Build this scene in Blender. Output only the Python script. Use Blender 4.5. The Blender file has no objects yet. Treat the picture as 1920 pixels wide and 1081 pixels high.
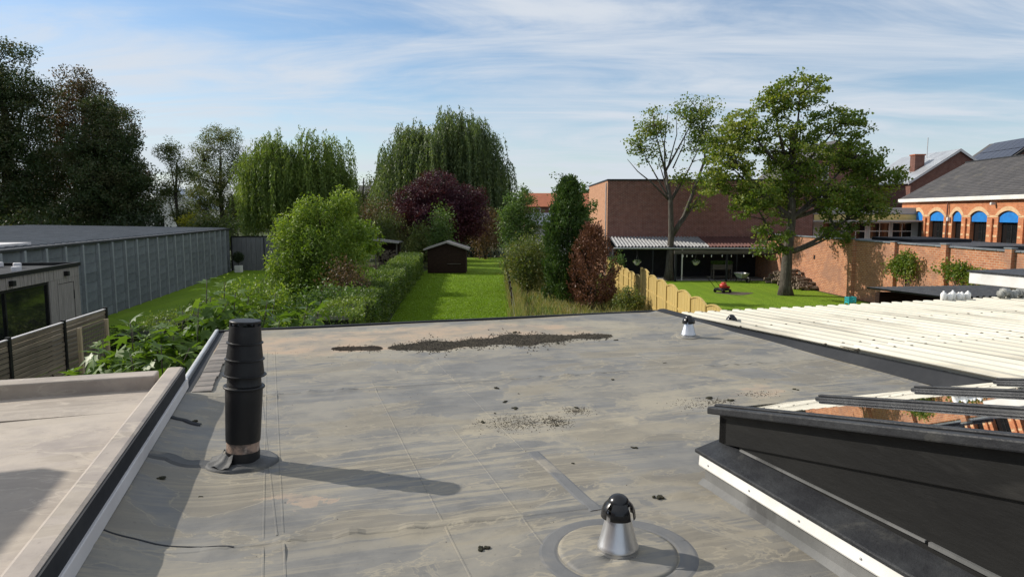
import bpy, math, random
import numpy as np
from mathutils import Vector, Matrix
R = math.radians
random.seed(7); rng = np.random.default_rng(7)
scene = bpy.context.scene
col = scene.collection

# ------------------------------------------------------------------ camera, sky, sun, exposure
cam = bpy.data.cameras.new('camera'); camo = bpy.data.objects.new('camera', cam); col.objects.link(camo)
cam.sensor_width = 36; cam.lens = 36 * 1310 / 1920
camo.location = (0, 0, 4.5); camo.rotation_euler = (R(90) - math.atan(142 / 1310), 0, 0)
cam.clip_start = .05; cam.clip_end = 6000
scene.camera = camo
scene.render.resolution_x = 1024; scene.render.resolution_y = 576
SUN_EL = 33.5; SUN_DIR = Vector((-.942, .333, 0)).normalized()
world = bpy.data.worlds.new('World'); scene.world = world; world.use_nodes = True

def nd(nt, t, ins=None, **props):
    n = nt.nodes.new(t)
    for k, v in props.items(): setattr(n, k, v)
    for k, v in (ins or {}).items():
        s = n.inputs[k]
        if isinstance(v, bpy.types.NodeSocket): nt.links.new(v, s)
        else: s.default_value = v
    return n
def c4(c): return (c[0], c[1], c[2], 1)
def mth(nt, op, a, b=0.0, c=None, clamp=False):
    n = nt.nodes.new('ShaderNodeMath'); n.operation = op; n.use_clamp = clamp
    for i, v in enumerate((a, b) if c is None else (a, b, c)):
        if isinstance(v, bpy.types.NodeSocket): nt.links.new(v, n.inputs[i])
        else: n.inputs[i].default_value = v
    return n.outputs[0]
def mixc(nt, f, a, b, blend='MIX'):
    n = nt.nodes.new('ShaderNodeMix'); n.data_type = 'RGBA'; n.blend_type = blend
    for i, v in ((0, f), (6, a), (7, b)):
        if isinstance(v, bpy.types.NodeSocket): nt.links.new(v, n.inputs[i])
        else: n.inputs[i].default_value = v if i == 0 else c4(v)
    return n.outputs[2]
def sstep(nt, x, lo, hi, a=0.0, b=1.0):
    n = nd(nt, 'ShaderNodeMapRange', {'From Min': lo, 'From Max': hi, 'To Min': a, 'To Max': b}, interpolation_type='SMOOTHSTEP')
    nt.links.new(x, n.inputs['Value']); return n.outputs[0]
def mapv(nt, vec, scale=(1, 1, 1), loc=(0, 0, 0), rot=(0, 0, 0)):
    n = nd(nt, 'ShaderNodeMapping', {'Scale': scale, 'Location': loc, 'Rotation': rot})
    nt.links.new(vec, n.inputs['Vector']); return n.outputs[0]
def noise(nt, vec, scale=1, detail=4, rough=.55, dist=0.0):
    n = nd(nt, 'ShaderNodeTexNoise', {'Scale': scale, 'Detail': detail, 'Roughness': rough, 'Distortion': dist})
    if vec is not None: nt.links.new(vec, n.inputs['Vector'])
    return n.outputs[0]

wt = world.node_tree; wt.nodes.clear()
sky = nd(wt, 'ShaderNodeTexSky', sky_type='NISHITA', sun_disc=False, sun_elevation=R(SUN_EL),
         sun_rotation=math.atan2(SUN_DIR.x, SUN_DIR.y), air_density=1.0, dust_density=.5, ozone_density=2.2, altitude=20)
tc = nd(wt, 'ShaderNodeTexCoord')
sep = nd(wt, 'ShaderNodeSeparateXYZ', {'Vector': tc.outputs['Generated']})
zz = mth(wt, 'ADD', mth(wt, 'MAXIMUM', sep.outputs[2], 0.0), .14)
cp = nd(wt, 'ShaderNodeCombineXYZ', {'X': mth(wt, 'DIVIDE', sep.outputs[0], zz), 'Y': mth(wt, 'DIVIDE', sep.outputs[1], zz)}).outputs[0]
w1 = noise(wt, mapv(wt, cp, (.6, 1.5, 1), (6.4, 2.7, 0), (0, 0, R(-32))), 1.15, 9, .6, 1.1)
w2 = noise(wt, mapv(wt, cp, (.3, .36, 1), (8.3, 3.3, 0), (0, 0, R(20))), 1.0, 4, .5, .3)
w3 = noise(wt, mapv(wt, cp, (.9, 5.5, 1), (1.1, .2, 0), (0, 0, R(-18))), 1.0, 6, .6, .6)
cl = mth(wt, 'ADD', mth(wt, 'MULTIPLY', w1, .6), mth(wt, 'ADD', mth(wt, 'MULTIPLY', w2, .62), mth(wt, 'MULTIPLY', w3, .16)))
cm = sstep(wt, cl, .53, .83, .1, .95)
hz = sstep(wt, sep.outputs[2], 0.0, .2, .5, 0.0)
skyb = nd(wt, 'ShaderNodeHueSaturation', {'Color': sky.outputs[0], 'Saturation': 1.18}).outputs[0]
skyc = mixc(wt, cm, skyb, (5.35, 5.75, 6.3))
skyc = mixc(wt, hz, skyc, (4.9, 5.5, 6.1))
bg = nd(wt, 'ShaderNodeBackground', {'Color': skyc, 'Strength': .13})
nd(wt, 'ShaderNodeOutputWorld', {'Surface': bg.outputs[0]})

sun = bpy.data.lights.new('sun', 'SUN'); suno = bpy.data.objects.new('sun', sun); col.objects.link(suno)
sun.energy = 5.0; sun.angle = R(.53); sun.color = (1, .93, .82)
sd = Vector((SUN_DIR.x * math.cos(R(SUN_EL)), SUN_DIR.y * math.cos(R(SUN_EL)), math.sin(R(SUN_EL))))
suno.rotation_euler = sd.to_track_quat('Z', 'Y').to_euler(); suno.location = (-20, 10, 30)
scene.view_settings.view_transform = 'Standard'; scene.view_settings.look = 'None'
scene.view_settings.exposure = 0.0; scene.view_settings.gamma = 1.0

# ------------------------------------------------------------------ materials
MATS = {}
def newmat(name):
    m = bpy.data.materials.new(name); m.use_nodes = True; nt = m.node_tree; nt.nodes.clear()
    MATS[name] = m; return m, nt
def finish(nt, colr, rough=.7, metal=0.0, bump=None, bstr=.3, bdist=.02, spec=.4, **kw):
    b = nd(nt, 'ShaderNodeBsdfPrincipled', {'Metallic': metal, 'Specular IOR Level': spec})
    for k, v in (('Base Color', colr), ('Roughness', rough)):
        if isinstance(v, bpy.types.NodeSocket): nt.links.new(v, b.inputs[k])
        else: b.inputs[k].default_value = c4(v) if k == 'Base Color' else v
    for k, v in kw.items(): b.inputs[k].default_value = v
    if bump is not None:
        bn = nd(nt, 'ShaderNodeBump', {'Strength': bstr, 'Distance': bdist, 'Height': bump})
        nt.links.new(bn.outputs[0], b.inputs['Normal'])
    nd(nt, 'ShaderNodeOutputMaterial', {'Surface': b.outputs[0]}); return b
def objco(nt): return nd(nt, 'ShaderNodeTexCoord').outputs['Object']
def plain(name, c1, c2=None, scale=3, rough=.7, metal=0.0, stretch=(1, 1, 1), bstr=.25, bdist=.01, c3=None, spec=.4, vary=.12, rvar=.1):
    m, nt = newmat(name); c2 = c2 or tuple(x * .7 for x in c1)
    co = mapv(nt, objco(nt), stretch); n1 = noise(nt, co, scale, 6, .6); n2 = noise(nt, co, scale * 6.3, 4, .6)
    cc = mixc(nt, sstep(nt, n1, .36, .66), c1, c2)
    if c3: cc = mixc(nt, sstep(nt, noise(nt, co, scale * .7, 5, .65, .5), .55, .68, 0, .8), cc, c3)
    oi = nd(nt, 'ShaderNodeObjectInfo')
    hs = nd(nt, 'ShaderNodeHueSaturation', {'Color': cc, 'Value': mth(nt, 'ADD', mth(nt, 'MULTIPLY', oi.outputs['Random'], vary), 1 - vary / 2)})
    rr = mth(nt, 'ADD', mth(nt, 'MULTIPLY', n2, rvar * 2), rough - rvar)
    finish(nt, hs.outputs[0], rr, metal, mth(nt, 'ADD', n2, n1), bstr, bdist, spec); return m
def leafmat(name, ca, cb, cc_=None, trans=.38, rough=.55):
    m, nt = newmat(name); at = nd(nt, 'ShaderNodeAttribute', attribute_name='leaf')
    big = noise(nt, objco(nt), .45, 3)
    f = at.outputs['Fac']
    cc = mixc(nt, f, ca, cb)
    if cc_: cc = mixc(nt, sstep(nt, mth(nt, 'ADD', mth(nt, 'MULTIPLY', f, .35), big), .62, .86), cc, cc_)
    hs = nd(nt, 'ShaderNodeHueSaturation', {'Color': cc, 'Value': sstep(nt, big, .3, .7, .8, 1.2)}).outputs[0]
    b = nd(nt, 'ShaderNodeBsdfPrincipled', {'Base Color': hs, 'Roughness': rough, 'Specular IOR Level': .35})
    tcol = mixc(nt, 1.0, hs, (1.25, 1.3, .55), 'MULTIPLY')
    t = nd(nt, 'ShaderNodeBsdfTranslucent', {'Color': tcol})
    mx = nd(nt, 'ShaderNodeMixShader', {0: trans, 1: b.outputs[0], 2: t.outputs[0]})
    nd(nt, 'ShaderNodeOutputMaterial', {'Surface': mx.outputs[0]}); return m
def brickmat(name, c1, c2, mortar, bw=.21, bh=.065, stain=None, stain_amt=.5, mort=.009):
    m, nt = newmat(name); co = objco(nt)
    sp = nd(nt, 'ShaderNodeSeparateXYZ', {'Vector': co})
    v = nd(nt, 'ShaderNodeCombineXYZ', {'X': mth(nt, 'ADD', sp.outputs[0], sp.outputs[1]), 'Y': sp.outputs[2]}).outputs[0]
    br = nd(nt, 'ShaderNodeTexBrick', {'Vector': v, 'Color1': c4(c1), 'Color2': c4(c2), 'Mortar': c4(mortar), 'Scale': 1.0, 'Mortar Size': mort,
            'Mortar Smooth': .2, 'Bias': -.1, 'Brick Width': bw, 'Row Height': bh})
    n1 = noise(nt, co, .6, 6, .65, .4); n2 = noise(nt, co, 3.3, 5, .6)
    cc = mixc(nt, sstep(nt, n2, .35, .7, 0, .45), br.outputs[0], tuple(x * .55 for x in c1))
    if stain: cc = mixc(nt, sstep(nt, n1, .48, .66, 0, stain_amt), cc, stain)
    finish(nt, cc, .85, 0, mth(nt, 'SUBTRACT', n2, mth(nt, 'MULTIPLY', br.outputs[1], 1.5)), .5, .006, .25); return m

# roof membrane: grey rubber sheet with dried silt
def membrane(name, g1, g2, silt, red, ell, reds, smin=.54, smax=.57, samt=.55):
    m, nt = newmat(name); co = objco(nt); sp = nd(nt, 'ShaderNodeSeparateXYZ', {'Vector': co})
    wob = noise(nt, co, 1.9, 9, .66, .4); wob2 = noise(nt, mapv(nt, co, (1, 1, 1), (9, 4, 0)), 1.9, 9, .66, .4)
    x = mth(nt, 'ADD', sp.outputs[0], mth(nt, 'MULTIPLY', mth(nt, 'SUBTRACT', wob, .5), 2.4))
    y = mth(nt, 'ADD', sp.outputs[1], mth(nt, 'MULTIPLY', mth(nt, 'SUBTRACT', wob2, .5), 1.3))
    def ellipse(e):
        a = mth(nt, 'DIVIDE', mth(nt, 'SUBTRACT', x, e[0]), e[2]); b = mth(nt, 'DIVIDE', mth(nt, 'SUBTRACT', y, e[1]), e[3])
        d = mth(nt, 'SQRT', mth(nt, 'ADD', mth(nt, 'MULTIPLY', a, a), mth(nt, 'MULTIPLY', b, b)))
        return sstep(nt, d, 1.06, .9, 0, e[4]), sstep(nt, mth(nt, 'ABSOLUTE', mth(nt, 'SUBTRACT', d, .98)), .07, .0, 0, .55)
    pud = noise(nt, mapv(nt, co, (.55, 1.1, 1), (4.2, .6, 0)), 1.1, 8, .58, .7)
    pud2 = noise(nt, mapv(nt, co, (.5, 1.0, 1), (1.3, 7.9, 0)), 1.7, 7, .56, .9)
    f1 = sstep(nt, pud, smin - .05, smax + .03, 0, samt)
    rim = mth(nt, 'MAXIMUM', sstep(nt, mth(nt, 'ABSOLUTE', mth(nt, 'SUBTRACT', pud, smin)), .012, 0, 0, .75), sstep(nt, mth(nt, 'ABSOLUTE', mth(nt, 'SUBTRACT', pud2, .55)), .009, 0, 0, .65))
    st = noise(nt, mapv(nt, co, (.6, 9, 1)), 1.6, 7, .68, .5)
    sb = noise(nt, mapv(nt, co, (1.1, 17, 1), (5, 2, 0)), 1.7, 6, .7, .4); area = noise(nt, mapv(nt, co, (.5, .8, 1), (8, 1, 0)), 1.1, 4, .5)
    streak = mth(nt, 'MULTIPLY', mth(nt, 'MAXIMUM', sstep(nt, st, .48, .58, 0, .62), sstep(nt, sb, .52, .62, 0, .5)), sstep(nt, area, .4, .58, .2, 1.0))
    fine = noise(nt, co, 14, 6, .7); mid = noise(nt, co, 2.6, 6, .65, .3)
    base = mixc(nt, sstep(nt, mid, .36, .64), g1, g2)
    base = mixc(nt, sstep(nt, pud2, .5, .6, 0, .55), base, tuple(x * y for x, y in zip(silt, (.6, .58, .55))))
    f = mth(nt, 'MAXIMUM', mth(nt, 'MAXIMUM', mth(nt, 'MULTIPLY', f1, sstep(nt, mid, .35, .65, .45, 1)), rim), streak)
    for e in ell:
        a, b = ellipse(e); f = mth(nt, 'MAXIMUM', f, mth(nt, 'MAXIMUM', mth(nt, 'MULTIPLY', a, sstep(nt, mth(nt, 'ADD', mth(nt, 'MULTIPLY', st, .5), mth(nt, 'MULTIPLY', mid, .5)), .4, .56, .35, 1.0)), b))
    f = mth(nt, 'MULTIPLY', f, sstep(nt, fine, .25, .6, .65, 1.0))
    cc = mixc(nt, f, base, silt)
    fr = None
    for e in reds:
        a, b = ellipse(e); fr = a if fr is None else mth(nt, 'MAXIMUM', fr, a)
    if fr is not None: cc = mixc(nt, mth(nt, 'MULTIPLY', fr, sstep(nt, mid, .4, .65, .25, 1.0)), cc, red)
    cc = mixc(nt, sstep(nt, noise(nt, co, 34, 3, .7), .62, .76, 0, .35), cc, (.05, .045, .04))
    ro = mth(nt, 'ADD', mth(nt, 'MULTIPLY', f, .28), sstep(nt, mid, .3, .7, .55, .68))
    finish(nt, cc, ro, 0, mth(nt, 'ADD', mth(nt, 'MULTIPLY', fine, .3), mid), .45, .008, .3); return m
membrane('roof_membrane', (.132, .131, .127), (.188, .183, .17), (.32, .285, .215), (.40, .285, .2),
         [(1.75, 8.25, 3.0, .95, .8), (1.75, 4.6, .62, .42, .9), (3.35, 4.85, .8, .32, .8), (.9, 4.75, .6, .2, .35), (.3, 5.2, .5, .5, .35), (2.7, 5.5, 1.1, .3, .4), (.8, 2.7, .5, .3, .35), (1.9, 3.1, .3, .2, .5)],
         [(1.3, 8.3, 2.4, .75, .7), (.12, 3.67, .2, .1, .5), (3.6, 4.85, .3, .12, .5)])
membrane('sandy_membrane', (.29, .25, .22), (.38, .33, .285), (.45, .395, .33), (.4, .3, .24), [(-3, 3.5, 1.2, .8, .7), (-2, 5, .9, .4, .6)], [], .5, .58, .7)
plain('dark_membrane', (.02, .022, .026), (.03, .032, .036), 2, .75, bstr=.3, spec=.2)
plain('flashing', (.1, .102, .103), (.065, .066, .067), 3, .65, bstr=.4, c3=(.2, .18, .145), spec=.25)
plain('membrane_patch', (.125, .128, .132), (.165, .165, .163), 2, .7, bstr=.3, c3=(.28, .25, .2), spec=.25)
plain('black_plastic', (.011, .011, .012), (.018, .018, .019), 4, .45, bstr=.15, rvar=.15, spec=.28, c3=(.035, .033, .03))
plain('gloss_black', (.01, .01, .011), (.014, .014, .015), 4, .24, bstr=.05, rvar=.08)
plain('aluminium', (.62, .62, .63), (.5, .5, .5), 5, .33, .9, (1, 1, .3), .08)
plain('tape', (.36, .25, .19), (.1, .08, .07), 14, .6, c3=(.5, .42, .36), bstr=.5)
plain('white_pvc', (.8, .79, .76), (.7, .69, .65), 2, .4, bstr=.1, vary=.04, c3=(.62, .6, .55))
plain('grey_white_strip', (.62, .6, .6), (.54, .52, .52), 1.5, .5, bstr=.1)
plain('black_paint', (.008, .008, .008), (.013, .013, .0125), 3, .55, stretch=(1, .3, 1), bstr=.35, c3=(.028, .027, .025), spec=.25, rvar=.15)
plain('lead_cap', (.018, .019, .022), (.032, .034, .037), 5, .52, bstr=.5, spec=.3, c3=(.055, .055, .052))
plain('grime_upstand', (.11, .112, .11), (.19, .19, .185), 2.2, .7, stretch=(1, 1, .5), bstr=.3, c3=(.06, .06, .06), spec=.25)
plain('paving', (.2, .175, .155), (.13, .12, .11), 6, .85, vary=.5)
plain('zinc', (.52, .52, .52), (.42, .42, .42), 3, .45, .5, bstr=.1)
plain('dirt', (.065, .056, .043), (.1, .085, .062), 9, .95, vary=.3)
plain('moss', (.02, .022, .01), (.05, .042, .024), 30, .95, bstr=.8, vary=.6, c3=(.05, .06, .02))
plain('white_sheet', (.66, .62, .52), (.54, .51, .42), 1.6, .6, stretch=(1, .3, 1), bstr=.12, vary=.16, c3=(.3, .28, .225), spec=.25)
plain('concrete', (.165, .18, .195), (.115, .127, .14), 1.6, .85, c3=(.2, .21, .22), vary=.3)
plain('concrete_post', (.27, .285, .295), (.2, .21, .22), 2.5, .85)
plain('metal_roof', (.085, .09, .1), (.06, .064, .072), 1.2, .5, .2, bstr=.1)
plain('lit_rib_metal', (.2, .21, .225), (.15, .16, .17), 1.5, .5, .2)  # lighter copy of the roof metal; light catching the ribs is in the colour
plain('weathered_boards', (.32, .29, .265), (.2, .18, .165), 4, .8, stretch=(9, 9, .35), c3=(.4, .37, .34))
plain('grey_boards', (.15, .15, .155), (.1, .1, .105), 4, .8, stretch=(9, 9, .35))
plain('pale_slat', (.25, .205, .145), (.165, .135, .098), 3, .85, stretch=(5, .5, 6), vary=.45, c3=(.15, .12, .085), spec=.15)
plain('fence_pine', (.5, .36, .12), (.36, .25, .08), 3, .75, stretch=(8, 8, .3), vary=.2, c3=(.52, .42, .2))
plain('raw_wood', (.5, .4, .25), (.35, .27, .16), 4, .8, stretch=(8, 8, .4))
plain('dark_wood', (.022, .013, .01), (.036, .022, .016), 4, .9, stretch=(1, 1, 6), spec=.1)
plain('dark_navy', (.012, .013, .018), (.02, .021, .026), 3, .7)
plain('old_wood', (.12, .105, .09), (.07, .06, .05), 5, .85, stretch=(.4, 5, 5))
plain('roof_felt', (.13, .125, .12), (.2, .19, .18), 3, .8)
plain('wire', (.1, .1, .09), (.16, .15, .13), 9, .6, .4)
plain('bark', (.1, .085, .068), (.055, .045, .036), 4, .9, stretch=(3, 3, .7), bstr=.8, bdist=.03, c3=(.17, .16, .13))
plain('bark_dark', (.05, .042, .034), (.03, .025, .02), 4, .9, stretch=(3, 3, .7), bstr=.7, bdist=.03)
plain('wall_dirt', (.1, .08, .06), (.06, .05, .04), 2, .95)
plain('hedge_core', (.012, .018, .006), (.02, .026, .01), 6, 1.0)
plain('clay_roof', (.4, .13, .06), (.3, .1, .05), 2, .75, stretch=(4, 1, 1))
plain('slate', (.055, .053, .055), (.085, .08, .08), 1.3, .75, stretch=(1, 1, 1), c3=(.12, .11, .09), bstr=.5)
plain('light_slate', (.3, .32, .34), (.24, .25, .27), 1.3, .35, c3=(.38, .4, .42))
plain('white_render', (.72, .7, .66), (.62, .6, .56), 1, .8)
plain('grey_render', (.42, .42, .41), (.34, .34, .33), 1, .8)
plain('yellow_render', (.62, .5, .2), (.52, .41, .16), 1.5, .75)
plain('blue_panel', (.016, .21, .6), (.018, .17, .5), 2.5, .5)
plain('cream_band', (.66, .45, .26), (.55, .36, .2), 4, .85)
plain('solar_cell', (.012, .014, .028), (.016, .018, .034), 3, .15)
plain('red_plastic', (.5, .05, .03), (.4, .035, .02), 6, .35)
plain('teal_plastic', (.02, .4, .45), (.02, .32, .38), 5, .45)
plain('red_corrugated', (.13, .055, .045), (.09, .04, .035), 2, .7)
plain('grey_corrugated', (.34, .34, .34), (.24, .24, .24), 2, .65, c3=(.15, .15, .145))
plain('log_bark', (.1, .075, .055), (.2, .15, .11), 9, .9, vary=.6)
plain('terracotta', (.42, .17, .09), (.32, .12, .07), 6, .8)
plain('tarp', (.32, .32, .3), (.22, .22, .2), 4, .55, bstr=.5, c3=(.45, .44, .4))
plain('bulb_glass', (.75, .74, .7), (.68, .66, .6), 9, .2)
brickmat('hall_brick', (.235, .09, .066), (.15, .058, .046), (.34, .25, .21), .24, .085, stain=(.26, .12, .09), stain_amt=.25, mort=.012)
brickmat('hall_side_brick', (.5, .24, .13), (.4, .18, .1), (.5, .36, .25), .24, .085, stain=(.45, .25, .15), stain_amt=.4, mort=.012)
brickmat('garden_brick', (.5, .2, .095), (.3, .105, .055), (.46, .33, .23), .26, .095, stain=(.26, .145, .105), stain_amt=.65, mort=.015)
brickmat('arch_brick', (.56, .2, .085), (.42, .135, .06), (.52, .33, .2), .26, .09, stain=(.56, .26, .12), stain_amt=.3)
brickmat('dark_brick', (.19, .075, .055), (.13, .055, .045), (.24, .17, .14))
def grassmat(name, a, b, c, d):
    m, nt = newmat(name); co = objco(nt)
    n1 = noise(nt, co, .35, 5, .6, .3); n2 = noise(nt, co, 9, 5, .75); n3 = noise(nt, mapv(nt, co, (6, 1.0, 1)), 6, 4, .8)
    mow = noise(nt, mapv(nt, co, (1.3, .05, 1)), 1.2, 3)
    cc = mixc(nt, sstep(nt, n1, .35, .65), a, b); cc = mixc(nt, sstep(nt, n2, .4, .75, 0, .7), cc, c)
    cc = mixc(nt, sstep(nt, mow, .4, .6, 0, .4), cc, c)
    cc = mixc(nt, sstep(nt, noise(nt, co, .4, 7, .72, .6), .56, .7, 0, .7), cc, d)
    finish(nt, cc, .85, 0, mth(nt, 'ADD', n2, n3), 1.0, .05, .15)
grassmat('lawn_grass', (.155, .255, .013), (.185, .285, .016), (.105, .185, .012), (.2, .25, .035))
grassmat('rough_grass', (.1, .12, .03), (.2, .17, .07), (.06, .08, .02), (.26, .21, .1))
grassmat('field', (.05, .07, .025), (.07, .08, .03), (.04, .05, .02), (.09, .09, .05))
plain('soil', (.09, .07, .05), (.06, .045, .035), 3, .95)
plain('patio', (.3, .29, .27), (.22, .21, .2), 2, .85)
m, nt = newmat('glass'); finish(nt, (.9, .93, .92), .015, 0, None, spec=.5, **{'Transmission Weight': 1.0, 'IOR': 1.5})
m, nt = newmat('dark_window'); finish(nt, (.012, .013, .014), .05, 0, None, spec=.6)
leafmat('leaf_oak', (.032, .055, .016), (.05, .085, .022), (.075, .075, .03), .3)
leafmat('leaf_oak_brown', (.05, .055, .022), (.085, .07, .03), (.14, .07, .04), .3)
leafmat('leaf_ash', (.075, .105, .035), (.1, .14, .04), (.13, .13, .05), .35)
leafmat('leaf_willow', (.095, .15, .032), (.15, .21, .045), (.17, .22, .05), .4)
leafmat('leaf_willow_grey', (.075, .115, .045), (.12, .165, .065), (.14, .18, .06), .35)
leafmat('leaf_curly', (.1, .17, .022), (.17, .26, .03), (.25, .32, .045), .34)
leafmat('leaf_purple', (.055, .014, .024), (.1, .024, .034), (.045, .014, .03), .28)
leafmat('leaf_maple', (.085, .14, .02), (.145, .21, .03), (.21, .23, .045), .42)
leafmat('leaf_thuja', (.035, .075, .016), (.06, .11, .022), (.075, .12, .03), .25)
leafmat('leaf_dead', (.15, .06, .032), (.3, .14, .085), (.07, .03, .02), .12)
leafmat('leaf_box', (.055, .105, .016), (.11, .17, .025), (.15, .2, .035), .3)
leafmat('leaf_fig', (.085, .15, .026), (.12, .2, .034), (.16, .24, .04), .4, .45)
leafmat('leaf_shrub', (.09, .13, .035), (.16, .19, .05), (.22, .2, .07), .35)
leafmat('leaf_green', (.055, .11, .025), (.1, .165, .035), (.12, .18, .05), .35)
leafmat('leaf_brown', (.13, .08, .045), (.2, .12, .06), (.09, .07, .04), .25)
leafmat('leaf_yellow', (.28, .3, .03), (.38, .34, .04), None, .4)
leafmat('leaf_dark', (.018, .03, .01), (.03, .048, .015), None, .2)
leafmat('blade_dry', (.34, .27, .12), (.22, .22, .07), (.12, .17, .04), .3)
leafmat('blade_lawn', (.155, .25, .015), (.2, .3, .02), (.12, .19, .012), .35)
leafmat('petal', (.75, .74, .7), (.6, .58, .5), None, .3)

# ------------------------------------------------------------------ mesh helpers
class MB:
    def __init__(s): s.v = []; s.f = []
    def add(s, vs, fs):
        o = len(s.v); s.v += [tuple(p) for p in vs]; s.f += [tuple(i + o for i in f) for f in fs]; return s
    def box(s, x0, x1, y0, y1, z0, z1):
        return s.add([(x0, y0, z0), (x1, y0, z0), (x1, y1, z0), (x0, y1, z0), (x0, y0, z1), (x1, y0, z1), (x1, y1, z1), (x0, y1, z1)],
                     [(0, 3, 2, 1), (4, 5, 6, 7), (0, 1, 5, 4), (1, 2, 6, 5), (2, 3, 7, 6), (3, 0, 4, 7)])
    def beam(s, a, b, w, h):
        a = Vector(a); b = Vector(b); d = (b - a).normalized()
        up = Vector((0, 0, 1)) if abs(d.z) < .95 else Vector((0, 1, 0))
        x = d.cross(up).normalized() * (w / 2); z = x.cross(d).normalized() * (h / 2)
        vs = [p + i * x + j * z for p in (a, b) for i, j in ((-1, -1), (1, -1), (1, 1), (-1, 1))]
        return s.add(vs, [(0, 1, 2, 3), (7, 6, 5, 4), (0, 4, 5, 1), (1, 5, 6, 2), (2, 6, 7, 3), (3, 7, 4, 0)])
    def tube(s, pts, rad, seg=7):
        pts = [Vector(p) for p in pts]; n = len(pts)
        if not hasattr(rad, '__len__'): rad = [rad] * n
        vs = []; fs = []; ref = Vector((1, 0, 0))
        for i, p in enumerate(pts):
            d = (pts[min(i + 1, n - 1)] - pts[max(i - 1, 0)])
            d = d.normalized() if d.length > 1e-6 else Vector((0, 0, 1))
            if abs(d.dot(ref)) > .9: ref = Vector((0, 1, 0)) if abs(d.y) < .9 else Vector((0, 0, 1))
            x = (ref - d * d.dot(ref)).normalized(); y = d.cross(x)
            for k in range(seg):
                a = 2 * math.pi * k / seg; vs.append(p + (x * math.cos(a) + y * math.sin(a)) * rad[i])
        for i in range(n - 1):
            for k in range(seg):
                k2 = (k + 1) % seg; fs.append((i * seg + k, i * seg + k2, (i + 1) * seg + k2, (i + 1) * seg + k))
        fs.append(tuple(range(seg - 1, -1, -1))); fs.append(tuple((n - 1) * seg + k for k in range(seg)))
        return s.add(vs, fs)
    def lathe(s, prof, cx=0, cy=0, seg=32, a0=0.0, a1=2 * math.pi, cap=True):
        full = abs(a1 - a0 - 2 * math.pi) < 1e-6; m = seg if full else seg + 1; vs = []; fs = []
        for r, z in prof:
            for k in range(m):
                a = a0 + (a1 - a0) * k / seg; vs.append((cx + r * math.cos(a), cy + r * math.sin(a), z))
        for i in range(len(prof) - 1):
            for k in range(seg):
                k2 = (k + 1) % m; fs.append((i * m + k, i * m + k2, (i + 1) * m + k2, (i + 1) * m + k))
        if full and cap:
            fs.append(tuple(range(m - 1, -1, -1))); fs.append(tuple((len(prof) - 1) * m + k for k in range(m)))
        return s.add(vs, fs)
    def prism(s, pts, ext):
        n = len(pts); e = Vector(ext); vs = [Vector(p) for p in pts] + [Vector(p) + e for p in pts]
        fs = [tuple(range(n - 1, -1, -1)), tuple(range(n, 2 * n))] + [(i, (i + 1) % n, n + (i + 1) % n, n + i) for i in range(n)]
        return s.add(vs, fs)
    def lump(s, c, r, seed=0, flat=.7):
        q = random.Random(seed); nu, nv = 8, 5; vs = [(c[0], c[1], c[2] + r * flat)]; fs = []
        for i in range(1, nv):
            ph = math.pi * i / nv
            for k in range(nu):
                a = 2 * math.pi * k / nu; rr = r * (.7 + .6 * q.random())
                vs.append((c[0] + rr * math.sin(ph) * math.cos(a), c[1] + rr * math.sin(ph) * math.sin(a), c[2] + rr * flat * math.cos(ph)))
        vs.append((c[0], c[1], c[2] - r * flat * .6)); L = len(vs) - 1
        for k in range(nu): fs.append((0, 1 + k, 1 + (k + 1) % nu)); fs.append((L, 1 + (nv - 2) * nu + (k + 1) % nu, 1 + (nv - 2) * nu + k))
        for i in range(nv - 2):
            for k in range(nu):
                k2 = (k + 1) % nu; fs.append((1 + i * nu + k, 1 + (i + 1) * nu + k, 1 + (i + 1) * nu + k2, 1 + i * nu + k2))
        return s.add(vs, fs)
    def mesh(s, name, mat, smooth=False):
        me = bpy.data.meshes.new(name); me.from_pydata(s.v, [], s.f); me.materials.append(MATS[mat])
        if smooth: me.shade_smooth()
        return me
    def build(s, name, mat, parent=None, smooth=False, bevel=0, loc=None, rotz=0, auto=None):
        o = bpy.data.objects.new(name, s.mesh(name, mat, smooth)); col.objects.link(o)
        if parent: o.parent = parent
        if loc: o.location = loc
        o.rotation_euler = (0, 0, rotz)
        if bevel:
            b = o.modifiers.new('bevel', 'BEVEL'); b.width = bevel; b.segments = 2; b.limit_method = 'ANGLE'
        if auto:
            try: o.data.set_sharp_from_angle(angle=R(auto))
            except Exception: pass
        return o
def tag(o, label=None, cat=None, group=None, kind=None):
    for k, v in (('label', label), ('category', cat), ('group', group), ('kind', kind)):
        if v: o[k] = v
    return o
def empty(name, loc=(0, 0, 0), rotz=0, label=None, cat=None, group=None):
    o = bpy.data.objects.new(name, None); col.objects.link(o); o.location = loc; o.rotation_euler = (0, 0, rotz)
    o.empty_display_size = .1; return tag(o, label, cat, group)
def link(name, me, parent=None, loc=(0, 0, 0), rot=(0, 0, 0), scale=(1, 1, 1)):
    o = bpy.data.objects.new(name, me); col.objects.link(o); o.parent = parent; o.location = loc; o.rotation_euler = rot; o.scale = scale; return o
def structure(name, pts, z, mat):
    o = MB().add([(x, y, z) for x, y in pts], [tuple(range(len(pts)))]).build(name, mat); return tag(o, kind='structure')
def unit(a): return a / np.maximum(np.linalg.norm(a, axis=1, keepdims=True), 1e-9)
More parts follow.
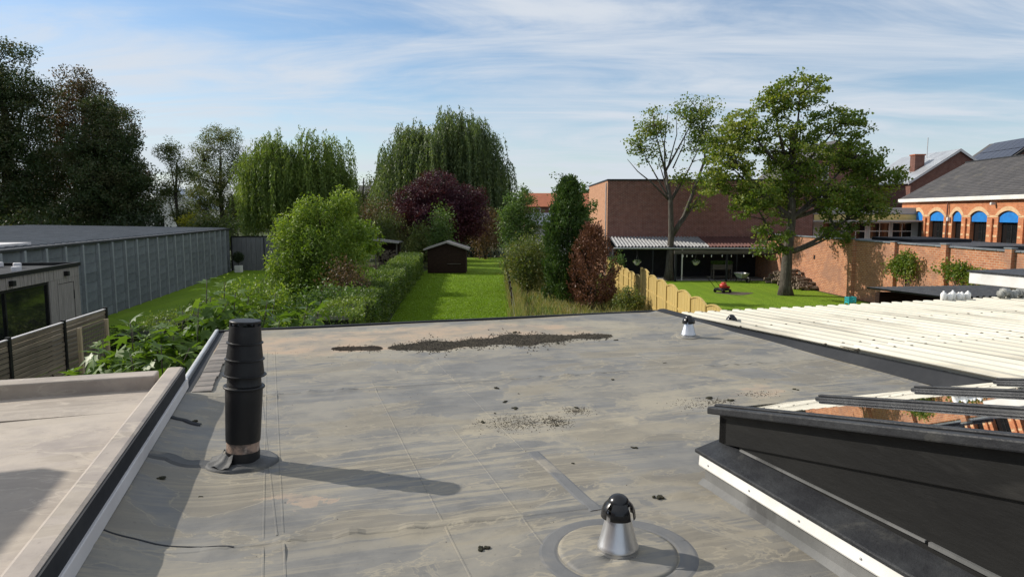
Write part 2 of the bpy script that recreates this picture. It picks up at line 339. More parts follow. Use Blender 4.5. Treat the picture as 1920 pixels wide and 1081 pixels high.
def leaf_obj(name, P, D, L, W, mat, parent=None, loc=None, Nn=None):
    """one diamond-shaped leaf for each point P, pointing along D"""
    n = len(P); D = unit(D)
    if Nn is None: Nn = rng.normal(size=(n, 3))
    S = unit(np.cross(D, Nn)); L = np.broadcast_to(np.asarray(L, float), (n,))[:, None]; W = np.broadcast_to(np.asarray(W, float), (n,))[:, None]
    B = np.cross(S, D)
    V = np.empty((n, 4, 3)); V[:, 0] = P; V[:, 1] = P + D * L * .5 + S * W * .5 + B * L * .08; V[:, 2] = P + D * L; V[:, 3] = P + D * L * .5 - S * W * .5 + B * L * .08
    me = bpy.data.meshes.new(name); F = np.arange(4 * n).reshape(n, 4)
    me.vertices.add(4 * n); me.vertices.foreach_set('co', V.ravel().astype(np.float32))
    me.loops.add(4 * n); me.loops.foreach_set('vertex_index', F.ravel().astype(np.int32))
    me.polygons.add(n); me.polygons.foreach_set('loop_start', (np.arange(n) * 4).astype(np.int32))
    me.update(calc_edges=True)
    at = me.attributes.new('leaf', 'FLOAT', 'FACE'); at.data.foreach_set('value', rng.random(n).astype(np.float32))
    me.materials.append(MATS[mat]); o = bpy.data.objects.new(name, me); col.objects.link(o)
    if parent: o.parent = parent
    if loc: o.location = loc
    return o
def in_lobes(lobes, n, power=2.0):
    w = np.array([l[3] * l[4] * l[5] for l in lobes]) ** .8; k = rng.choice(len(lobes), n, p=w / w.sum()); A = np.array(lobes, float)[k]
    d = unit(rng.normal(size=(n, 3))); r = rng.random(n) ** (1 / power)
    return A[:, :3] + d * r[:, None] * A[:, 3:6], k
def bez(a, b, c, n=7): return [a * (1 - t) ** 2 + b * 2 * t * (1 - t) + c * t * t for t in (i / (n - 1) for i in range(n))]
def tree(name, label, cat, base, trunk, tr, lobes, ntwig, per, tw, ls, mat, bark='bark', limbs=None, sub=90, group=None, aspect=.55, fl=.75, power=2.0, limb_r=.4, extra=None):
    """base (x, y); trunk: points relative to the base; lobes: (x, y, z, rx, ry, rz) relative to the base"""
    t = empty(name, (base[0], base[1], 0), 0, label, cat, group)
    m = MB(); T = [Vector(p) for p in trunk]; n = len(T)
    m.tube(T, [tr * (1.35 if i == 0 else 1) * (1 - .62 * i / (n - 1)) for i in range(n)], 10)
    C, k = in_lobes(lobes, ntwig, power)
    hubs = []
    for i, l in enumerate(lobes):
        e = Vector(l[:3]); j = min(range(1, n), key=lambda q: abs(T[q].z - e.z * .62)); s = T[j]
        if (e - s).length < .25: hubs.append([s]); continue
        mid = s.lerp(e, .5) + Vector((0, 0, -.08 * (e - s).length)) + Vector((random.uniform(-.2, .2), random.uniform(-.2, .2), 0))
        path = bez(s, mid, e, 7); m.tube(path, [tr * limb_r * (1 - .8 * q / 6) for q in range(7)], 7); hubs.append(path[2:])
    for q in range(min(sub, ntwig)):
        e = Vector(C[q]); h = min(hubs[k[q]], key=lambda p: (p - e).length + max(0, p.z - e.z)); L = (e - h).length
        mid = h.lerp(e, .5) + Vector((random.uniform(-.15, .15) * L, random.uniform(-.15, .15) * L, .1 * L)); r0 = tr * limb_r * .3
        m.tube(bez(h, mid, e, 5), [r0 * (1 - .85 * i / 4) for i in range(5)], 5)
    for path, r0 in (extra or []):
        m.tube(path, [r0 * (1 - .8 * i / (len(path) - 1)) for i in range(len(path))], 6)
    m.build('trunk', bark, t, True)
    P = np.repeat(C, per, 0) + unit(rng.normal(size=(ntwig * per, 3))) * rng.random((ntwig * per, 1)) ** .45 * np.array([tw, tw, tw * fl]) * 1.75
    D = rng.normal(size=P.shape) + np.array([0, 0, -.25]); L = ls * rng.uniform(.6, 1.3, len(P))
    leaf_obj('crown', P, D, L, L * aspect, mat, t); return t
def shrub(name, label, cat, base, h, rx, ry, n, ls, mat, group=None, low=.0, stems=6, cl=.16):
    t = empty(name, (base[0], base[1], 0), 0, label, cat, group); m = MB()
    nc = max(12, n // 28); d = unit(rng.normal(size=(nc, 3))); rr = rng.random(nc) ** .4
    C = d * rr[:, None] * np.array([rx, ry, (h - low) / 2]) * rng.uniform(.75, 1.08, (nc, 1)) + np.array([0, 0, low + (h - low) / 2])
    for q in range(stems):
        e = Vector(C[q]); m.tube(bez(Vector((random.uniform(-.1, .1), random.uniform(-.1, .1), -.05)), Vector((e.x * .3, e.y * .3, e.z * .6)), e, 5), [.05, .04, .03, .02, .01], 5)
    m.build('stem', 'bark_dark', t, True)
    s = cl * max(rx, (h - low) / 2); P = np.repeat(C, 28, 0) + unit(rng.normal(size=(nc * 28, 3))) * rng.random((nc * 28, 1)) ** .5 * s * 1.8
    P[:, 2] = np.maximum(P[:, 2], .04); D = rng.normal(size=P.shape) + np.array([0, 0, .3]); L = ls * rng.uniform(.6, 1.35, len(P))
    leaf_obj('foliage', P, D, L, L * .55, mat, t); return t
def strands(C, length, step, jitter, leaf, per=2, out=None):
    """hanging twigs: leaf points and directions below each point of C"""
    Ps, Ds = [], []
    for i, c in enumerate(C):
        n = max(3, int(length[i] / step)); s = np.linspace(0, length[i], n); sw = rng.normal(size=2) * .05
        o = out[i] if out is not None else np.zeros(2)
        x = c[0] + o[0] * (1 - np.exp(-s * 1.5)) + sw[0] * s; y = c[1] + o[1] * (1 - np.exp(-s * 1.5)) + sw[1] * s
        p = np.stack([x, y, c[2] - s], 1); p = np.repeat(p, per, 0) + rng.normal(size=(n * per, 3)) * jitter
        Ps.append(p); Ds.append(rng.normal(size=p.shape) * .38 + np.array([0, 0, -1]))
    return np.concatenate(Ps), np.concatenate(Ds)
def hedge(name, label, p0, p1, w, h, n, ls, mat, frameobj=None):
    """clipped hedge from p0 to p1: leaves all over its faces and a dark twiggy core"""
    p0 = np.array(p0); p1 = np.array(p1); L = np.linalg.norm(p1 - p0); d = (p1 - p0) / L
    t = empty(name, (p0[0], p0[1], 0), math.atan2(-d[0], d[1]), label, 'hedge')
    MB().box(-w / 2 + .09, w / 2 - .09, .1, L - .1, -.02, h - .1).build('core', 'hedge_core', t)
    A = np.array([w * L, h * L, h * L, w * h, w * h]); k = rng.choice(5, n, p=A / A.sum()); a, b = rng.random(n), rng.random(n)
    x = np.where(k == 0, (a - .5) * w, np.where(k == 1, -w / 2, np.where(k == 2, w / 2, (a - .5) * w)))
    y = np.where(k == 3, 0, np.where(k == 4, L, b * L)); z = np.where(k == 0, h, np.where(k < 3, a * h, b * h))
    wob = .06 * np.sin(y * 2.1 + 1) + .05 * np.sin(y * 5.3)
    P = np.stack([x * (1 + .1 * np.sin(y * 1.7)), y, z + wob * (z / h)], 1) + rng.normal(size=(n, 3)) * .05
    P[:, 2] = np.maximum(P[:, 2], .02)
    D = rng.normal(size=P.shape); Ls = ls * rng.uniform(.6, 1.4, n)
    leaf_obj('foliage', P, D, Ls, Ls * .6, mat, t); return t
def blades(name, label, P, h, w, mat, lean=.35):
    D = rng.normal(size=(len(P), 3)) * lean; D[:, 2] = 1
    o = leaf_obj(name, P, D, h * rng.uniform(.5, 1.3, len(P)), w, mat); return tag(o, label, 'grass', kind='stuff')

# house frame: local x runs to the right along the rear wall, local y out to the garden
TH = R(17.3); CT, ST = math.cos(TH), math.sin(TH)
def hf(v, u, z=0.0): return (v * CT - u * ST, v * ST + u * CT, z)

# ================================================================== GROUND
structure('ground', [(-3000, -3000), (3000, -3000), (3000, 3000), (-3000, 3000)], 0, 'field')
structure('lawn_centre', [(-4.2, 18), (.35, 18), (-.05, 30.7), (-.9, 70), (-4.6, 70), (-6.9, 53), (-5.2, 30)], .008, 'lawn_grass')
structure('lawn_strip', [(-10.4, 20), (-5.2, 20), (-7.9, 58), (-12.5, 58)], .006, 'lawn_grass')
structure('lawn_left', [(-15.2, 17), (-11.3, 17), (-12.3, 40), (-14.5, 54.6), (-21.8, 54.6), (-17.7, 30)], .007, 'lawn_grass')
structure('lawn_right', [(6.2, 15), (19, 15), (17.2, 46.2), (6.7, 46.2)], .008, 'lawn_grass')
structure('meadow', [(.3, 17), (6.0, 17), (6.6, 49), (-.6, 49)], .006, 'rough_grass')
structure('terrace', [(6.8, 46.2), (20, 46.2), (20, 50), (6.8, 50)], .012, 'patio')
structure('garden_path', [(-23, 54.7), (-14, 54.7), (-14, 56), (-23, 56)], .01, 'patio')
structure('bare_patch', [(12.5 + 1.0 * math.cos(a) * (1 + .2 * math.sin(3 * a)), 38.9 + .75 * math.sin(a) * (1 + .15 * math.cos(4 * a))) for a in [i * .3142 for i in range(20)]], .014, 'soil')

# ================================================================== HOUSE EXTENSION WITH THE GREY ROOF
ext = empty('flat_roof_extension', (0, 0, 0), TH, 'single storey extension with a stained grey rubber flat roof', 'building')
def roof_z(v, u):
    z = 3.0 + .004 * math.sin(v * 2.3 + u * 1.1) + .003 * math.sin(u * 4.1 - v * 1.3)
    for u0, v1 in ((5.98 - .03 * v, 5.1), (3.22 - .03 * v, 2.1)):
        d = abs(u - u0)
        if d < .09 and v < v1: z += .006 * (1 - d / .09) + .017 * (1 - (d / .09) ** 2) * max(0, math.sin(v * 22 + u0)) * (.5 + .5 * math.sin(v * 3.1 + 1))
    if u < 6.3 and v < -.42:
        f = min(1, (-.42 - v) / .45); g = 1 if u < 5.95 else (6.3 - u) / .35
        z += (.082 * f * f + .012 * f * (1 - f) * (math.sin(u * 5.2) + .6 * math.sin(u * 11))) * g
    if v > 5.05: z += .02 * ((v - 5.05) / .17) ** 2
    return z
m = MB(); NV, NU = 132, 226
for j in range(NU + 1):
    for i in range(NV + 1):
        v = -.87 + 6.09 * i / NV; u = -1.4 + 10.8 * j / NU; m.v.append((v, u, roof_z(v, u)))
for j in range(NU):
    for i in range(NV):
        v = -.87 + 6.09 * (i + .5) / NV; u = -1.4 + 10.8 * (j + .5) / NU
        if v > 2.22 and u < 3.2: continue
        a = j * (NV + 1) + i; m.f.append((a, a + 1, a + NV + 2, a + NV + 1))
m.build('membrane', 'roof_membrane', ext, True)
MB().box(-.85, -.6, -1.4, 9.3, 0, 2.9).box(-.6, 5.15, 9.1, 9.3, 0, 2.9).box(4.95, 5.15, -1.4, 9.1, 0, 2.9).box(2.25, 2.4, -1.4, 3.1, 0, 2.97).box(2.4, 4.95, 3.0, 3.1, 0, 2.97).build('wall', 'dark_brick', ext)
MB().box(-.98, 5.3, 9.4, 9.46, 2.86, 3.022).build('edge_trim', 'dark_membrane', ext, bevel=.006)
MB().prism([(-.985, 6.12, 2.9), (-.945, 6.12, 2.9), (-.945, 6.12, 3.035), (-.96, 6.12, 3.042), (-.985, 6.12, 3.035)], (0, 3.3, 0)).build('edge_profile', 'zinc', ext, bevel=.004)
MB().box(-.94, -.87, 6.12, 9.4, 2.9, 2.998).build('edge_profile', 'dark_membrane', ext)
sl = [MB().box(-.075 + k * .004, .075 - k * .004, -.086, .086, 0, .016) for k in range(3)]
slm = [s.mesh('paving_slab', 'paving') for s in sl]
for i in range(17):
    o = link('paving_slab', slm[i % 3], ext, (-.775 + random.uniform(-.004, .004), 6.3 + i * .183, 3.006 + random.uniform(0, .004)), (0, 0, random.uniform(-.015, .015)))
ZW = lambda u: 2.985 + .03 * (9.1 - u)
m = MB(); n = 24
for i in range(n + 1):
    u = -1.4 + 10.8 * i / n; m.v += [(5.215, u, 3.02), (5.285, u, max(3.045, ZW(u) + .015)), (5.36, u, max(3.045, ZW(u) + .015))]
m.f = [(3 * i + k, 3 * i + k + 1, 3 * i + k + 4, 3 * i + k + 3) for i in range(n) for k in (0, 1)]
m.build('upstand', 'dark_membrane', ext, True, auto=40)
def ribbon(pts, w, name, mat, h=.004, parent=ext):
    q = MB(); P = [Vector((a, b, 0)) for a, b in pts]
    for i, p in enumerate(P):
        d = (P[min(i + 1, len(P) - 1)] - P[max(i - 1, 0)]).normalized(); s = Vector((d.y, -d.x, 0)) * (w / 2)
        for k, hh in ((-1.0, -.001), (-.62, h), (.62, h), (1.0, -.001)):
            c = p + s * k; q.v.append((c.x, c.y, roof_z(c.x, c.y) + hh))
    q.f = [(4 * i + k, 4 * i + k + 1, 4 * i + 4 + k + 1, 4 * i + 4 + k) for i in range(len(P) - 1) for k in range(3)]
    return q.build(name, mat, parent)
def seg(a, b, n=40, wob=0.0):
    ph = random.random() * 6
    return [(a[0] + (b[0] - a[0]) * i / n + wob * math.sin(i * .7 + ph) * .5, a[1] + (b[1] - a[1]) * i / n + wob * math.sin(i * .53 + ph)) for i in range(n + 1)]
for a, b in (((-.32, 7.9), (-.14, 2.0)), ((-.24, 7.9), (-.05, 2.0)), ((-.29, 5.9), (-.12, 3.3)), ((.62, 6.2), (.66, 2.4)), ((1.02, 4.7), (1.05, 2.2)), ((1.33, 9.3), (1.35, 4.05))):
    ribbon(seg(a, b), .012, 'weld_seam', 'roof_membrane', .0022)
ribbon(seg((-.86, 6.02), (5.2, 5.83), 90, .002), .07, 'lap_seam', 'roof_membrane', .0025)
ribbon(seg((-.86, 3.27), (1.42, 3.17), 60, .002), .07, 'lap_seam', 'roof_membrane', .0025)
ribbon(seg((-.4, 8.72), (5.15, 8.55), 60, .002), .05, 'lap_seam', 'roof_membrane', .0015)
ribbon(seg((1.39, 4.02), (1.42, 3.12)), .085, 'patch_strip', 'membrane_patch', .003)
ribbon(seg((3.42, 6.6), (3.5, 6.1)), .06, 'patch_strip', 'roof_membrane', .005)
ribbon(seg((-.865, 4.5), (-.47, 4.37), 24, .02), .13, 'flashing_strip', 'flashing', .012)
ribbon(seg((-.86, 5.28), (-.66, 5.18), 18, .01), .06, 'flashing_strip', 'dark_membrane', .01)
ribbon(seg((-.86, 3.42), (-.3, 3.22), 30, .004), .014, 'lap_seam', 'dark_membrane', .003)
ribbon(seg((5.17, 8.9), (5.16, 3.5), 60, .002), .012, 'weld_seam', 'membrane_patch', .002)

# neighbouring flat roof on the left
nb = empty('neighbouring_flat_roof', (0, 0, 0), TH, 'sandy flat roof with raised coping and white strip below its edge', 'building')
m = MB(); n = 50
for j in range(n + 1):
    for i in range(n + 1):
        v = -9 + 8.02 * i / n; u = -2 + 7.9 * j / n; m.v.append((v, u, 3.15 + .004 * math.sin(v * 3 + u) + .004 * math.sin(u * 2.7 - v)))
m.f = [(j * (n + 1) + i, j * (n + 1) + i + 1, (j + 1) * (n + 1) + i + 1, (j + 1) * (n + 1) + i) for j in range(n) for i in range(n)]
m.build('membrane', 'sandy_membrane', nb, True)
MB().prism([(-1.06, -2, 3.14), (-1.0, -2, 3.262), (-.985, -2, 3.27), (-.9, -2, 3.27), (-.885, -2, 3.262), (-.885, -2, 3.14)], (0, 8.06, 0)).build('coping', 'sandy_membrane', nb)
MB().box(-9, -1.06, 5.86, 6.05, 3.1, 3.255).build('far_parapet', 'sandy_membrane', nb, bevel=.012)
MB().box(-.884, -.872, -2, 6.07, 3.165, 3.258).build('fascia', 'dark_membrane', nb)
MB().box(-.884, -.858, -2, 6.1, 3.085, 3.164).build('white_strip', 'grey_white_strip', nb, bevel=.004)
MB().box(-9, -.886, -2, 6.03, 0, 3.08).build('wall', 'grey_render', nb)
for q in ((5.2,), (2.9,), (.6,)):
    MB().box(-8.8, -1.07, q[0], q[0] + .06, 3.15, 3.1565).build('lap_seam', 'sandy_membrane', nb)
# upper storey further left, whose shadow falls on that roof
up = empty('neighbouring_house', hf(-4.3, 6.2, 3.16), TH, 'brick upper storey standing on the neighbouring flat roof', 'house')
MB().box(-5, 0, -9, 0, -.02, 2.36).build('wall', 'dark_brick', up)
MB().box(-5.2, .12, -9.2, .12, 2.36, 2.48).build('roof', 'dark_membrane', up)

# ------------------------------------------------------------------ tall black vent stack
st = empty('vent_stack', hf(-.34, 4.4, 3.0), TH, 'tall black ribbed vent stack with flat round cap on grey roof', 'vent')
st.rotation_euler = (0, R(3.2), TH)
MB().lathe([(.098, 0), (.099, .06), (.099, .075)], seg=40).build('base_sleeve', 'black_plastic', st, True, auto=40)
MB().lathe([(.094, .07), (.095, .09), (.0935, .105), (.095, .125), (.094, .14)], seg=40).build('tape_band', 'tape', st, True, auto=40)
MB().lathe([(.099, .135), (.101, .17), (.107, .44), (.107, .455), (.1185, .461), (.1195, .468), (.116, .473), (.1, .476)], seg=48).build('tube', 'black_plastic', st, True, auto=30)
z = .474
for k, (rb, rt, hgt, rim) in enumerate(((.098, .096, .06, .1), (.114, .104, .095, .1265), (.105, .095, .098, .114), (.0955, .0885, .108, .105))):
    MB().lathe([(rim - .004, z), (rim, z + .004), (rim, z + .008), (rb, z + .012), (rt, z + hgt)], seg=48).build('ring_section', 'black_plastic', st, True, auto=30)
    z += hgt
for a in range(6):
    an = a * math.pi / 3 + .3; MB().box(-.006, .006, -.012, .012, 0, .02).build('cap_spacer', 'black_plastic', st, loc=(.082 * math.cos(an), .082 * math.sin(an), z - .002), rotz=an)
MB().lathe([(.085, z + .016), (.09, z + .02), (.09, z + .026), (.087, z + .03), (.03, z + .033)], seg=40).build('cap', 'black_plastic', st, True, auto=30)
fl = empty('vent_flashing', hf(-.34, 4.4, 3.0), TH, 'crinkled round rubber flashing around foot of tall black stack', 'flashing')
def disc(r, wob, h, seed, mat, parent, name='disc', inner=.0):
    q = random.Random(seed); ph = [q.random() * 6 for _ in range(4)]; m = MB(); N = 48
    for rr, hh in ((inner, h + .006), (r * .55, h + .004), (r * .93, h), (r, h - .003), (r * 1.01, -.012)):
        for k in range(N):
            a = 2 * math.pi * k / N; w = 1 + wob * (math.sin(2 * a + ph[0]) + .6 * math.sin(3 * a + ph[1]) + .3 * math.sin(7 * a + ph[2]))
            m.v.append((rr * w * math.cos(a), rr * w * math.sin(a), hh + (.003 * math.sin(5 * a + ph[3]) if rr < r else 0)))
    m.f = [(i * N + k, i * N + (k + 1) % N, (i + 1) * N + (k + 1) % N, (i + 1) * N + k) for i in range(4) for k in range(N)] + [tuple(range(N - 1, -1, -1))]
    return m.build(name, mat, parent, True)
disc(.195, .05, .014, 3, 'flashing', fl, 'skirt')
q = MB()
for k in range(17):
    a = R(150 + k * 6.5)
    for rr, zz_ in ((.09, .07), (.12, .035), (.17, .02)): q.v.append((rr * math.cos(a) - .02, rr * math.sin(a), zz_ + .008 * math.sin(k * 1.3)))
q.f = [(3 * k + i, 3 * k + i + 1, 3 * k + 4 + i, 3 * k + 3 + i) for k in range(16) for i in (0, 1)]
q.build('fold', 'flashing', fl, True)

# ------------------------------------------------------------------ small aluminium vents
def small_vent(v, u, z, label, s=1.0, rot=0.0, cone=True):
    t = empty('roof_vent', hf(v, u, z), TH + rot, label, 'vent', 'small conical roof vents')
    if cone:
        d = disc(.265 * s, .015, .009, int(u * 10), 'roof_membrane', t, 'flashing_disc')
        MB().lathe([(.09, .0), (.0915, .012), (.0895, .02), (.0895, .026), (.0915, .03), (.09, .04), (.0855, .046), (.052, .175), (.05, .185)], seg=48).build('cone', 'aluminium', t, True, auto=30)
        z0 = .165
    else: z0 = .0; MB().lathe([(.05, -.06), (.05, .03)], seg=24).build('pipe', 'black_plastic', t, True)
    MB().lathe([(.044, z0), (.045, z0 + .06), (.04, z0 + .085)], seg=32).build('cap_body', 'gloss_black', t, True)
    prof = [(.05, z0 + .055)] + [(.05 * math.cos(a), z0 + .058 + .046 * math.sin(a)) for a in [i * math.pi / 2 / 8 for i in range(8)]] + [(.004, z0 + .104)]
    MB().lathe(prof, seg=32).build('cap_dome', 'gloss_black', t, True)
    for k in range(4):
        a0 = R(-143 + 90 * k); a1 = a0 + R(72)
        MB().lathe([(.047, z0 + .072), (.064, z0 + .055), (.073, z0 + .035), (.077, z0 + .004), (.074, z0 + .002), (.069, z0 + .035), (.058, z0 + .054)], seg=10, a0=a0, a1=a1).build('cap_vane', 'gloss_black', t, True)
    return t
small_vent(1.33, 2.69, 3.0, 'silver conical roof vent with black domed cap, close beside glazed lean-to')
small_vent(4.54, 7.37, 3.0, 'silver conical roof vent with black cap near far right corner of grey roof', .55, .3)
small_vent(5.62, 8.05, 3.03, 'black domed vent cap poking out of white corrugated roof', 1, .2, False)
rg = ribbon([(1.33 + .31 * math.cos(a), 2.69 + .31 * math.sin(a)) for a in [i * 2 * math.pi / 60 for i in range(61)]], .09, 'patch_ring', 'membrane_patch', .0025)

# ------------------------------------------------------------------ dirt, grit and moss on the roof
def grains(name, label, pts, smin, smax, mat, hfn=None, kind='stuff'):
    n = len(pts); V = np.empty((n, 4, 3)); s = rng.uniform(smin, smax, n)
    for i, (v, u) in enumerate(pts):
        b = Vector(hf(v, u, roof_z(v, u) + (hfn(v, u) if hfn else 0))); a = random.random() * 6.3
        for k in range(3): V[i, k] = (b.x + s[i] * math.cos(a + k * 2.1), b.y + s[i] * math.sin(a + k * 2.1), b.z - .002)
        V[i, 3] = (b.x + random.uniform(-.4, .4) * s[i], b.y + random.uniform(-.4, .4) * s[i], b.z + s[i] * random.uniform(.5, 1.1))
    F = []
    for i in range(n): o = 4 * i; F += [(o, o + 1, o + 3), (o + 1, o + 2, o + 3), (o + 2, o, o + 3)]
    mb = MB(); mb.v = V.reshape(-1, 3).tolist(); mb.f = F
    return tag(mb.build(name, mat), label, 'dirt', kind=kind)
def band(v0, v1, uc, hw, n, q):
    out = []
    while len(out) < n:
        v = random.uniform(v0, v1); f = (v - v0) / (v1 - v0)
        w = hw * (math.sin(math.pi * min(1, max(0, f))) ** .5) * (1 + .35 * math.sin(v * 5.1 + q) + .2 * math.sin(v * 13 + q)); u = uc(v) + (random.uniform(-.85, .85) if random.random() < .85 else random.gauss(0, .65)) * w; out.append((v, u))
    return out
grains('dirt_patch', 'long dark band of crumbly dirt on far part of grey roof', band(.97, 3.68, lambda v: 7.74 + .02 * math.sin(v * 3), .31, 25000, 1.0), .006, .014, 'dirt', lambda v, u: .006 * random.random())
grains('dirt_patch', 'short reddish heap of crumbly dirt beside the long dark band', band(.36, .9, lambda v: 7.86 - .15 * (v - .36), .2, 3600, 2.2), .006, .013, 'soil')
g = [(random.gauss(1.5, .13), random.gauss(4.66, .1)) for _ in range(900)] + [(random.gauss(1.76, .05), random.gauss(4.6, .07)) for _ in range(600)] + [(random.gauss(2.02, .05), random.gauss(4.83, .05)) for _ in range(350)]
grains('grit', 'loose dark grit scattered over a silty patch mid roof', g, .003, .007, 'dirt')
g = [(random.gauss(3.0, .12), random.gauss(4.7, .08)) for _ in range(160)] + [(random.gauss(3.2, .06), random.gauss(4.72, .04)) for _ in range(140)] + [(random.gauss(3.66, .09), random.gauss(4.8, .05)) for _ in range(110)]
grains('grit', 'loose dark grit scattered just beyond the lean-to corner', g, .004, .008, 'dirt')
g = [(random.uniform(-.5, 5), random.uniform(2.2, 9.2)) for _ in range(260)] + [(random.gauss(1.7, 1.2), random.gauss(7.8, .35)) for _ in range(500)]
grains('grit', 'sparse tiny crumbs strewn over the whole grey roof', [p for p in g if -.8 < p[0] < 5 and not (p[0] > 2.1 and p[1] < 3.3) and p[1] < 9.3], .003, .006, 'dirt')
clods = [(2.63, 8.28, .055), (1.62, 5.64, .035), (1.56, 5.2, .03), (1.59, 5.01, .032), (1.26, 4.72, .034), (.77, 2.91, .032), (1.8, 3.16, .042), (2.04, 3.91, .026), (2.71, 5.63, .028), (4.02, 4.84, .034),
         (-.74, 4.13, .035), (-.72, 5.21, .04), (1.74, 4.5, .02), (1.56, 3.76, .016), (3.18, 4.82, .045), (3.3, 4.7, .038), (2.05, 4.9, .03), (3.6, 7.42, .03), (1.1, 7.84, .05), (2.86, 7.4, .035), (1.75, 5.42, .014), (1.4, 4.92, .016), (-.52, 3.9, .012)]
for i, (v, u, r) in enumerate(clods):
    m = MB(); q = random.Random(i); r *= .85
    for k in range(6 + i % 4): m.lump((q.gauss(0, .5) * r, q.gauss(0, .28) * r, r * .12), r * q.uniform(.2, .5), i * 17 + k, .5)
    tag(m.build('moss_clod', 'moss', None, True, loc=hf(v, u, roof_z(v, u)), rotz=q.random() * 3), ('dark moss clod in the parapet shade left of the tall stack' if v < -.4 else 'dark moss clod at the rim of the long dirt band' if u > 7.2 and u < 8 else
        'lone dark moss clod between dirt band and far roof edge' if u >= 8 else 'dark moss clod near the silver vent beside glazed lean-to' if u < 3.3 else 'dark moss clod by the silty patch off the lean-to corner' if v > 3 else
        'dark moss clod on or around the gritty patch mid roof'), 'moss', 'moss clods on the grey roof')

# ================================================================== GLAZED LEAN-TO
gl = empty('glazed_lean_to', hf(2.14, 0, 0), TH, 'black framed lean-to with sloping glass roof and white strip along its base', 'conservatory')
ZG = lambda u: 3.395 + .207 * (3.3 - u)      # underside of the glazing bars
MB().prism([(.0, -1.4, 2.995), (.0, -1.4, 3.1), (.12, -1.4, 3.1), (.12, -1.4, 2.995)], (0, 4.66, 0)).build('upstand', 'grime_upstand', gl)
MB().prism([(-.035, -1.4, 2.998), (0, -1.4, 3.03), (0, -1.4, 2.998)], (0, 4.68, 0)).build('fillet', 'grime_upstand', gl)
ws = MB().prism([(-.02, -1.4, 3.098), (-.024, -1.4, 3.106), (-.02, -1.4, 3.16), (-.004, -1.4, 3.168), (.0, -1.4, 3.098)], (0, 4.69, 0)).build('white_strip', 'white_pvc', gl)
for i in range(11):
    MB().lathe([(.006, 0), (.005, .002), (.002, .003)], seg=10).build('screw', 'zinc', ws, loc=(-.024, 3.2 - i * .36, 3.13)).rotation_euler = (0, R(-90), 0)
MB().prism([(-.035, -1.4, 3.168), (-.035, -1.4, 3.188), (.14, -1.4, 3.235), (.14, -1.4, 3.168)], (0, 4.72, 0)).build('capping', 'lead_cap', gl, bevel=.006)
def strip_v(u0, u1, zb, zt, v0, v1): # board following the slope
    n = 8; m = MB()
    for i in range(n + 1):
        u = u0 + (u1 - u0) * i / n; m.v += [(v0, u, zb(u)), (v1, u, zb(u)), (v1, u, zt(u)), (v0, u, zt(u))]
    for i in range(n):
        o = 4 * i; m.f += [(o, o + 1, o + 5, o + 4), (o + 1, o + 2, o + 6, o + 5), (o + 2, o + 3, o + 7, o + 6), (o + 3, o, o + 4, o + 7)]
    m.f += [(0, 3, 2, 1), (4 * n, 4 * n + 1, 4 * n + 2, 4 * n + 3)]; return m
strip_v(-1.4, 3.29, lambda u: ZG(u) - .185, lambda u: ZG(u), .10, .14).build('cheek_board', 'black_paint', gl, bevel=.004)
strip_v(-1.4, 3.12, lambda u: 3.2, lambda u: max(3.215, ZG(u) - .18), .115, .15).build('cheek_panel', 'black_paint', gl)
MB().beam((.108, 3.1, 3.235), (.112, 1.95, 3.262), .012, .01).beam((.108, 1.93, 3.262), (.118, -1.4, 3.3), .014, .016).build('sealant_line', 'grime_upstand', gl)
MB().box(.1, 2.95, 3.22, 3.29, 3.17, 3.375).build('eave_beam', 'black_paint', gl, bevel=.005)
bars = (.1, .80, 1.52, 2.2, 2.9)
for k, v in enumerate(bars):
    w = .05 if k else .075
    b = strip_v(-1.4, 3.33, lambda u: ZG(u) + (.0 if k else -.012), lambda u: ZG(u) + (.028 if k else .03), v - w / 2 - (.02 if k == 0 else 0), v + w / 2).build('glazing_bar', 'lead_cap', gl, bevel=.008)
    strip_v(-1.4, 3.32, lambda u: ZG(u) + .0285, lambda u: ZG(u) + .042, v - w / 4, v + w / 4).build('bar_cap', 'lead_cap', b, bevel=.006)
for k in range(4):
    strip_v(-1.4, 3.31, lambda u: ZG(u) + .006, lambda u: ZG(u) + .014, bars[k] + .03, bars[k + 1] - .027).build('glass_pane', 'glass', gl)
MB().box(2.95, 3.02, -1.4, 3.29, 0, 3.36).build('side_wall', 'black_paint', gl)
MB().box(.16, 2.94, -1.4, 3.0, .02, .06).build('floor', 'patio', gl)

# ================================================================== WHITE CORRUGATED ROOF
wr = empty('corrugated_roof', hf(5.33, 9.1, 0), TH, 'large low roof of cream white corrugated sheets, beside the grey flat roof', 'building')
sl_ang = math.atan(.03)
def corr_mesh(name, w, L, pitch, amp, mat, thick=.006, flat=True, seg=12):
    m = MB(); n = int(round(w / pitch)) * seg
    for y in (0, -L):
        for zo in (0, -thick):
            for i in range(n + 1):
                a = 2 * math.pi * i / seg; s = math.cos(a)
                s = max(-1, min(1, s * 2.6 + .3)) if flat else s
                m.v.append((w * i / n, y, amp * s / 2 + zo))
    N = n + 1
    for i in range(n):
        m.f += [(i, i + 1, 2 * N + i + 1, 2 * N + i), (N + i + 1, N + i, 3 * N + i, 3 * N + i + 1), (i + 1, i, N + i, N + i + 1), (2 * N + i, 2 * N + i + 1, 3 * N + i + 1, 3 * N + i)]
    return m.mesh(name, mat)
SW = .884
mA = corr_mesh('corrugated_sheet', SW, 3.55, .221, .072, 'white_sheet'); mB_ = corr_mesh('corrugated_sheet', SW, 4.2, .221, .072, 'white_sheet'); mC = corr_mesh('corrugated_sheet', SW, 3.2, .221, .072, 'white_sheet')
